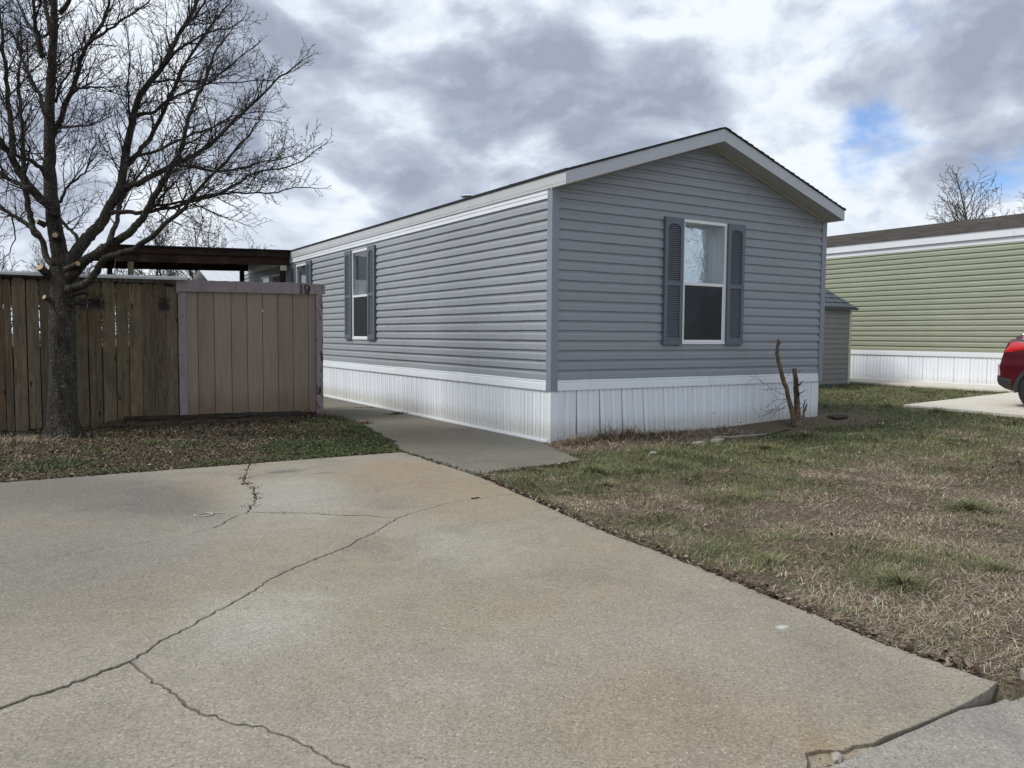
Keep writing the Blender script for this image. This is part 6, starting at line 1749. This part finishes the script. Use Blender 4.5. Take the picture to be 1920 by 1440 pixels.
zones = [(0, 4.4, 9500, 1.0), (4.4, 6.5, 5600, 1.25), (6.5, 9.5, 3000, 1.6), (9.5, 14, 1500, 2.2), (14, 30, 520, 3.4)]
Ps, Cs = [], []
for zi, (d0, d1, dn, ws_) in enumerate(zones):
    r_ = np.random.default_rng(60 + zi)
    x0, x1, y0, y1 = max(-2.7, -6.1 - d1), min(13.8, -6.1 + d1), -7.1, min(9.0, -8.77 + d1)
    N = int((x1 - x0) * (y1 - y0) * dn)
    x = r_.uniform(x0, x1, N); y = r_.uniform(y0, y1, N); d = dist_cam(x, y)
    # only in front of the lens
    f_ = (x - CAM.x) * .5297 + (y - CAM.y) * .8482; s_ = (x - CAM.x) * .8482 - (y - CAM.y) * .5297
    k = (d >= d0) & (d < d1) & lawn_mask(x, y) & (f_ > 0) & (s_ < f_ * 1.0 + 1.2)
    x, y = x[k], y[k]
    g = greenness(x, y)
    bare = vnoise(x, y, 3.5, 3, 31)
    bed = (y > -0.85 + .3 * (bare - .5)) & (x > -.3) & (x < 6.6) & (y < .3)
    keep = r_.random(len(x)) < np.where(bed, .06, np.where(bare < .40, .28, 1.0))
    x, y, g = x[keep], y[keep], g[keep]; n = len(x)
    isg = r_.random(n) < np.clip((g - .47) / .26, 0.05, .86)
    isy = r_.random(n) < .10
    col = np.where(isg[:, None], palette(r_, n, GRN), palette(r_, n, TAN)); col = np.where((isy & isg)[:, None], palette(r_, n, YEL), col)
    clump = vnoise(x, y, 5.5, 2, 41)
    col = col * (0.62 + .76 * vnoise(x, y, 2.3, 3, 71))[:, None]      # thatch is greyer and older in patches
    h = np.where(isg, r_.uniform(.04, .105, n) * (.5 + .9 * clump) * (1 + 1.2 * np.clip(g - .62, 0, .3)), r_.uniform(.02, .075, n))
    # matted thatch lies in swirls; green blades stand and arch
    swirl = vnoise(x, y, 1.3, 2, 51) * 12
    az = np.where(r_.random(n) < .5, swirl + r_.normal(0, .7, n), r_.uniform(0, 6.28, n))
    tilt = np.where(isg, r_.uniform(.35, 1.25, n), r_.uniform(.95, 1.55, n)); bend = np.where(isg, r_.uniform(.3, 1.2, n), r_.uniform(-.3, .7, n))
    wid = r_.uniform(.0016, .0034, n) * ws_ * np.where(isg, 1.05, .9)
    z = ground_z(x, y) + np.where(isg, -.004, r_.uniform(-.004, .016, n))
    Ps.append(blades(x, y, z, h, wid, tilt, bend, az, col)); Cs.append(col)
P = np.concatenate(Ps); Cc_ = np.concatenate(Cs)
lawn = strips('lawn_grass', P, Cc_)
lawn['label'] = 'patchy winter lawn of tan thatch and green blades'

# tall stray blades and tufts
r_ = np.random.default_rng(77)
Ps, Cs = [], []
tufts = [(-1.69, -6.08, .22, 420, .15), (0.78, -5.17, .25, 420, .16), (-0.88, -2.09, .28, 500, .17), (-2.38, -6.22, .09, 300, .05), (-.91, -6.2, .25, 240, .12), (-2.0, -5.38, .22, 260, .13), (-.4, -2.3, .3, 250, .14), (2.2, -1.75, .6, 700, .14), (3.6, -1.3, .5, 500, .14), (-1.85, -2.9, .12, 200, .08), (.3, -5.6, .2, 160, .11),
         (-1.25, -2.75, .18, 220, .09), (1.6, -2.6, .5, 400, .12), (-2.05, -1.75, .06, 60, .12), (-1.35, -1.65, .14, 220, .06), (6.3, .9, .5, 300, .15), (7.9, -.8, .4, 300, .15), (8.1, .3, .3, 200, .15)]
for (a, b, r0, n, h0) in tufts:
    rad = r0 * np.abs(r_.normal(0, .55, n)); an = r_.uniform(0, 6.28, n)
    x, y = a + rad * np.cos(an), b + rad * np.sin(an)
    k = lawn_mask(x, y); x, y, an, rad = x[k], y[k], an[k], rad[k]; n = len(x)
    if n == 0: continue
    sc = .75 + .09 * dist_cam(a, b)
    col = palette(r_, n, GRN + YEL[:1]); col = np.where((r_.random(n) < .14)[:, None], palette(r_, n, TAN), col)
    Ps.append(blades(x, y, ground_z(x, y), h0 * r_.uniform(.45, 1.1, n), r_.uniform(.002, .0038, n) * sc, .35 + 1.1 * rad / r0 * r_.uniform(.4, 1, n), r_.uniform(.5, 1.5, n), an + r_.normal(0, .5, n), col, 4)); Cs.append(col)
P = np.concatenate(Ps); o = strips('grass_tufts', P, np.concatenate(Cs)); o['label'] = 'long green grass tufts standing in the thatch'

# stray dead leaves blown over the lawn
n = 1500; x = r_.uniform(-2.5, 7.5, n); y = r_.uniform(-7.0, 1.5, n); k = lawn_mask(x, y) & (r_.random(n) < .25 + .75 * (vnoise(x, y, 1.2, 2, 81) > .52)); x, y = x[k], y[k]; n = len(x)
col = palette(r_, n, [(.16, .10, .06), (.22, .15, .095), (.10, .062, .04), (.28, .215, .15), (.40, .36, .30)])
LAWN_LEAVES = (x, y, col)

# pale bleached straw lying loose near the street corner
n = 1100; x = r_.normal(-1.7, .6, n); y = r_.normal(-6.55, .32, n); k = lawn_mask(x, y); x, y = x[k], y[k]; n = len(x)
col = palette(r_, n, [(.34, .29, .215), (.29, .24, .175), (.42, .37, .29), (.23, .185, .135)])
o = strips('bleached_straw', blades(x, y, ground_z(x, y) + r_.uniform(.004, .03, n), r_.uniform(.03, .11, n), r_.uniform(.0015, .0038, n), r_.uniform(1.0, 1.6, n), r_.uniform(-.4, .5, n), r_.uniform(0, 6.28, n), col, 4), col); o['label'] = 'pale bleached straw lying loose on the lawn near the kerb'
n = 500; x = r_.uniform(-2.64, -2.42, n); y = r_.uniform(-7.2, -7.0, n); col = palette(r_, n, GRN + [(.06, .045, .03)] * 3)
o = strips('kerb_moss', blades(x, y, np.full(n, -.06), r_.uniform(.02, .06, n), r_.uniform(.003, .006, n), r_.uniform(.2, 1.3, n), r_.uniform(.2, 1.0, n), r_.uniform(0, 6.28, n), col), col); o['label'] = 'moss and leaf bits in the gap before the kerb'

# dry stalks along the foot of the gable skirting
Ps, Cs = [], []
for (a, n, h0) in ((.02, 70, .12), (.28, 130, .17), (.55, 60, .12), (.82, 120, .26), (1.05, 60, .16), (1.22, 130, .27), (1.45, 70, .15), (1.62, 80, .17), (1.95, 80, .16), (2.3, 40, .10), (.15, 80, .1), (.7, 60, .1)):
    x = a + r_.normal(0, .07, n); y = -.14 - np.abs(r_.normal(0, .10, n)) - .12 * (a < .3); an = r_.uniform(0, 6.28, n)
    y = np.minimum(y, -.06)
    col = palette(r_, n, [(.17, .115, .07), (.24, .17, .105), (.12, .08, .05), (.30, .225, .145), (.085, .055, .036)])
    Ps.append(blades(x, y, ground_z(x, y), h0 * r_.uniform(.4, 1.25, n), r_.uniform(.004, .009, n), r_.uniform(.05, .9, n), r_.uniform(.5, 2.1, n), an, col, 5)); Cs.append(col)
n = 2600; x = r_.uniform(-.4, 3.2, n); y = -.1 - np.abs(r_.normal(0, .42, n)); an = r_.uniform(0, 6.28, n)
k = ~walk_poly_mask(x, y, .02) & (y > -1.6); x, y, an = x[k], y[k], an[k]; n = len(x)
col = palette(r_, n, TAN)
Ps.append(blades(x, y, ground_z(x, y) + .006, r_.uniform(.05, .16, n), r_.uniform(.004, .008, n), r_.uniform(.8, 1.5, n), r_.uniform(-.2, .6, n), an, col, 5)); Cs.append(col)
o = strips('dry_weeds', np.concatenate(Ps), np.concatenate(Cs)); o['label'] = 'brown dead stalks and straw along the foot of the skirting'

# left bed: leaf litter, low clover and moss
def leaves(x, y, z, s_, col, tilt):
    n = len(x); r0 = np.random.default_rng(len(x)); an = r0.uniform(0, 6.28, n); tz = tilt
    fw = np.stack([np.cos(an), np.sin(an), np.sin(tz)], -1); sd = np.stack([-np.sin(an), np.cos(an), r0.normal(0, .3, n)], -1)
    c = np.stack([x, y, z], -1); P = np.zeros((n, 3, 2, 3))
    for i, (t, w_) in enumerate(((-1, .25), (0, .62), (1, .12))):
        p = c + fw * (s_ * t)[:, None]; p[:, 2] += (s_ * .25 * (t == 0)); P[:, i, 0] = p - sd * (s_ * w_)[:, None]; P[:, i, 1] = p + sd * (s_ * w_)[:, None]
    return P
def left_mask(x, y):
    left = np.interp(y, [-1.7, 0.2, 2.0, 3.06, 4.4, 18], [-2.1, -2.06, -1.73, -1.5, -1.37, -1.3])
    return (x < left + .01) & (y > .24 - .012 * (x + 2.06)) & (y < 4.68) & (x > -9.3)
N = 150000; x = r_.uniform(-8.8, -1.3, N); y = r_.uniform(.2, 4.7, N); k = left_mask(x, y); x, y = x[k], y[k]
g = .5 * vnoise(x, y, .9, 3, 61) + .5 * vnoise(x, y, 3.0, 3, 62) + .16 * np.clip((x + 3.6) / 1.6, -.7, 1) - .13 * np.clip((y - 1.6) / 1.5, -.8, 1)
bare = .5 * vnoise(x, y, 1.6, 3, 63) + .5 * vnoise(x, y, 5, 2, 64)
isg = r_.random(len(x)) < np.clip((g - .47) / .20, .03, .90)
keep = isg | (r_.random(len(x)) < .30); x, y, isg, g = x[keep], y[keep], isg[keep], g[keep]; n = len(x)
CLO = [(.050, .075, .024), (.064, .092, .030), (.040, .060, .022), (.088, .112, .044), (.078, .086, .036)]
LIT = [(.075, .055, .038), (.11, .085, .06), (.05, .037, .028), (.16, .13, .095), (.085, .048, .028), (.04, .03, .024), (.24, .205, .16)]
RED = [(.11, .065, .03), (.09, .075, .03), (.13, .10, .045)]
col = np.where(isg[:, None], palette(r_, n, CLO, .25), palette(r_, n, LIT, .2)); isr = isg & (r_.random(n) < np.clip((.62 - g) * 4, 0, .5)); col = np.where(isr[:, None], palette(r_, n, RED), col)
big = r_.random(n) < .05
s_ = np.where(isg, r_.uniform(.006, .015, n), np.where(big, r_.uniform(.018, .034, n), r_.uniform(.005, .015, n)))
z = ground_z(x, y) + np.where(isg, r_.uniform(.003, .034, n) * np.clip((g - .38) / .15, .25, 1.3), .006)
o = strips('ground_cover', leaves(x, y, z, s_, col, r_.normal(0, .5, n)), col); o['label'] = 'low green clover and brown leaf litter in the bed by the fence'
# straw and blades in the same bed
N = 16000; x = r_.uniform(-8.8, -1.3, N); y = r_.uniform(.2, 4.6, N); k = left_mask(x, y); x, y = x[k], y[k]; n = len(x)
fr = np.exp(-((y - .3) / .35) ** 2)
isg = r_.random(n) < .35
col = np.where(isg[:, None], palette(r_, n, GRN), palette(r_, n, TAN + LIT))
P1_ = blades(x, y, ground_z(x, y) + .004, r_.uniform(.03, .09, n), r_.uniform(.003, .0065, n), np.where(isg, r_.uniform(.2, 1.1, n), r_.uniform(.9, 1.5, n)), r_.uniform(0, .9, n), r_.uniform(0, 6.28, n), col)
n2 = 900; a = r_.uniform(0, 6.28, n2); q = np.abs(r_.normal(0, .24, n2)); x = -6.15 + q * np.cos(a) * 1.3; y = 3.15 + q * np.sin(a) * .7
c2 = palette(r_, n2, TAN); P2_ = blades(x, y, ground_z(x, y), r_.uniform(.06, .2, n2), r_.uniform(.003, .007, n2), r_.uniform(.3, 1.4, n2), r_.uniform(.2, 1.4, n2), a + r_.normal(0, .6, n2), c2)
n3 = 1500; a = r_.uniform(0, 6.28, n3); x = r_.normal(-6.9, .55, n3); y = r_.normal(.75, .3, n3); k = left_mask(x, y); x, y, a = x[k], y[k], a[k]; n3 = len(x)
c3 = palette(r_, n3, TAN + GRN); P3_ = blades(x, y, ground_z(x, y), r_.uniform(.05, .12, n3), r_.uniform(.003, .006, n3), r_.uniform(.3, 1.4, n3), r_.uniform(.2, 1.2, n3), a, c3)
o = strips('straw', np.concatenate([P1_, P2_, P3_]), np.concatenate([col, c2, c3])); o['label'] = 'dry straw and thin grass scattered over the fence bed'

# dirt and dead leaves caught along the edges of the slabs
xs_, ys_ = [], []
for _ in range(1500):
    v_ = random.uniform(-7.0, -1.6); xs_.append(float(np.interp(v_, EDGE_V, EDGE_U)) + abs(random.gauss(.02, .05)) - .012); ys_.append(v_)
for _ in range(1300):
    u_ = random.uniform(-8.5, -2.05); xs_.append(u_); ys_.append(.24 - .012 * (u_ + 2.06) + abs(random.gauss(.02, .05)) - .02)
for _ in range(260):
    t = random.random(); xs_.append(-2.06 + random.gauss(0, .02)); ys_.append(-1.55 + 1.8 * t)
for _ in range(240):
    t = random.random(); xs_.append(-2.0 + 1.5 * t); ys_.append(-1.55 + .12 * t - abs(random.gauss(0, .05)))
x, y = GA(xs_), GA(ys_); n = len(x)
col = palette(r_, n, LIT + [(.06, .042, .03)] * 3)
o = strips('edge_litter', leaves(x, y, np.full(n, .004) + r_.uniform(-.012, .014, n), r_.uniform(.007, .022, n), col, r_.normal(0, .4, n)), col); o['label'] = 'dead leaf bits along the slab edges'

x, y, col = LAWN_LEAVES; n = len(x)
o = strips('lawn_litter', leaves(x, y, ground_z(x, y) + r_.uniform(.02, .05, n), r_.uniform(.008, .024, n), col, r_.normal(0, .5, n)), col); o['label'] = 'dead leaves blown over the lawn'

# weeds in the driveway cracks
Ps, Cs = [], []
def crack_weeds(line, n, h0, cols, spread, wmul=1.0):
    i = r_.integers(0, len(line), n); L_ = GA([p[:2] for p in line])
    x = L_[i, 0] + r_.normal(0, spread, n); y = L_[i, 1] + r_.normal(0, spread, n)
    c = palette(r_, n, cols); Ps.append(blades(x, y, np.full(n, -.01), h0 * r_.uniform(.4, 1.3, n), r_.uniform(.003, .007, n) * wmul, r_.uniform(.2, 1.3, n), r_.uniform(.2, 1.2, n), r_.uniform(0, 6.28, n), c)); Cs.append(c)
DKG = [(.035, .045, .018), (.05, .055, .025), (.07, .055, .035), (.045, .035, .025)]
for (a, b, n, sp) in ((-4.06, -.14, 70, .035), (-4.18, -.66, 120, .035), (-4.23, -.95, 110, .035), (-4.24, -1.2, 50, .03), (-4.28, -1.5, 70, .03), (-4.33, -1.70, 40, .02), (-4.45, -2.0, 60, .03), (-3.93, .2, 60, .04), (-4.02, -2.62, 14, .02), (-3.88, -2.72, 12, .02), (-4.3, -2.4, 10, .015)):
    crack_weeds([(a, b)], n, .034, DKG, sp * 1.1, 1.4)
crack_weeds([p for p in cut(LINE_A, cA[2], cA[3])], 260, .09, [(.10, .08, .055), (.16, .125, .085), (.055, .045, .03)], .012, .7)
crack_weeds([p for p in cut(LINE_A, cA[2], cA[5])], 120, .02, DKG, .006, .7)
o = strips('crack_weeds', np.concatenate(Ps), np.concatenate(Cs)); o['label'] = 'small weeds growing in the driveway cracks'

# dead hosta-like plant at the shed corner, and debris on the walkway
def dead_plant(name, cx_, cy_, n, L, rad, cols, label, z0_=0.0, flat=.8):
    a = r_.uniform(0, 6.28, n); q = np.abs(r_.normal(0, rad, n)); x = cx_ + q * np.cos(a); y = cy_ + q * np.sin(a) * .6
    y = np.minimum(y, 4.63) if cy_ > 4 else y
    c = palette(r_, n, cols)
    a = np.where((cy_ > 4) & (np.sin(a) > 0), -a, a)
    o_ = strips(name, blades(x, y, np.full(n, z0_), L * r_.uniform(.35, 1.2, n), r_.uniform(.006, .018, n), r_.uniform(flat * .6, flat + .55, n), r_.uniform(.3, 1.3, n), a, c, 5), c, kind=None)
    return tag(o_, label, 'dead plant')
dead_plant('dead_plant', -1.78, 4.52, 190, .34, .20, [(.20, .15, .105), (.32, .25, .185), (.14, .095, .068), (.09, .055, .04)], 'collapsed dead plant heaped at the right corner of the 19 shed', .03, 1.1)
dead_plant('leaf_clump', -1.34, 3.42, 110, .10, .13, [(.07, .028, .022), (.045, .025, .02), (.11, .06, .04), (.09, .02, .018)], 'clump of dark red dead leaves on the walkway edge', .008, 1.0)
dead_plant('twig_debris', -.22, 6.22, 110, .14, .14, [(.10, .07, .045), (.15, .105, .07), (.06, .04, .028)], 'brown twig debris washed against the skirting on the walkway joint', .008, 1.1)
n = 260; x = r_.uniform(-1.35, -.1, n); y = 6.42 - .305 * (x + 1.35) + r_.normal(0, .03, n); col = palette(r_, n, LIT)
o = strips('joint_litter', leaves(x, y, np.full(n, .008), r_.uniform(.008, .02, n), col, r_.normal(0, .3, n)), col); o['label'] = 'leaf litter in the walkway joint'
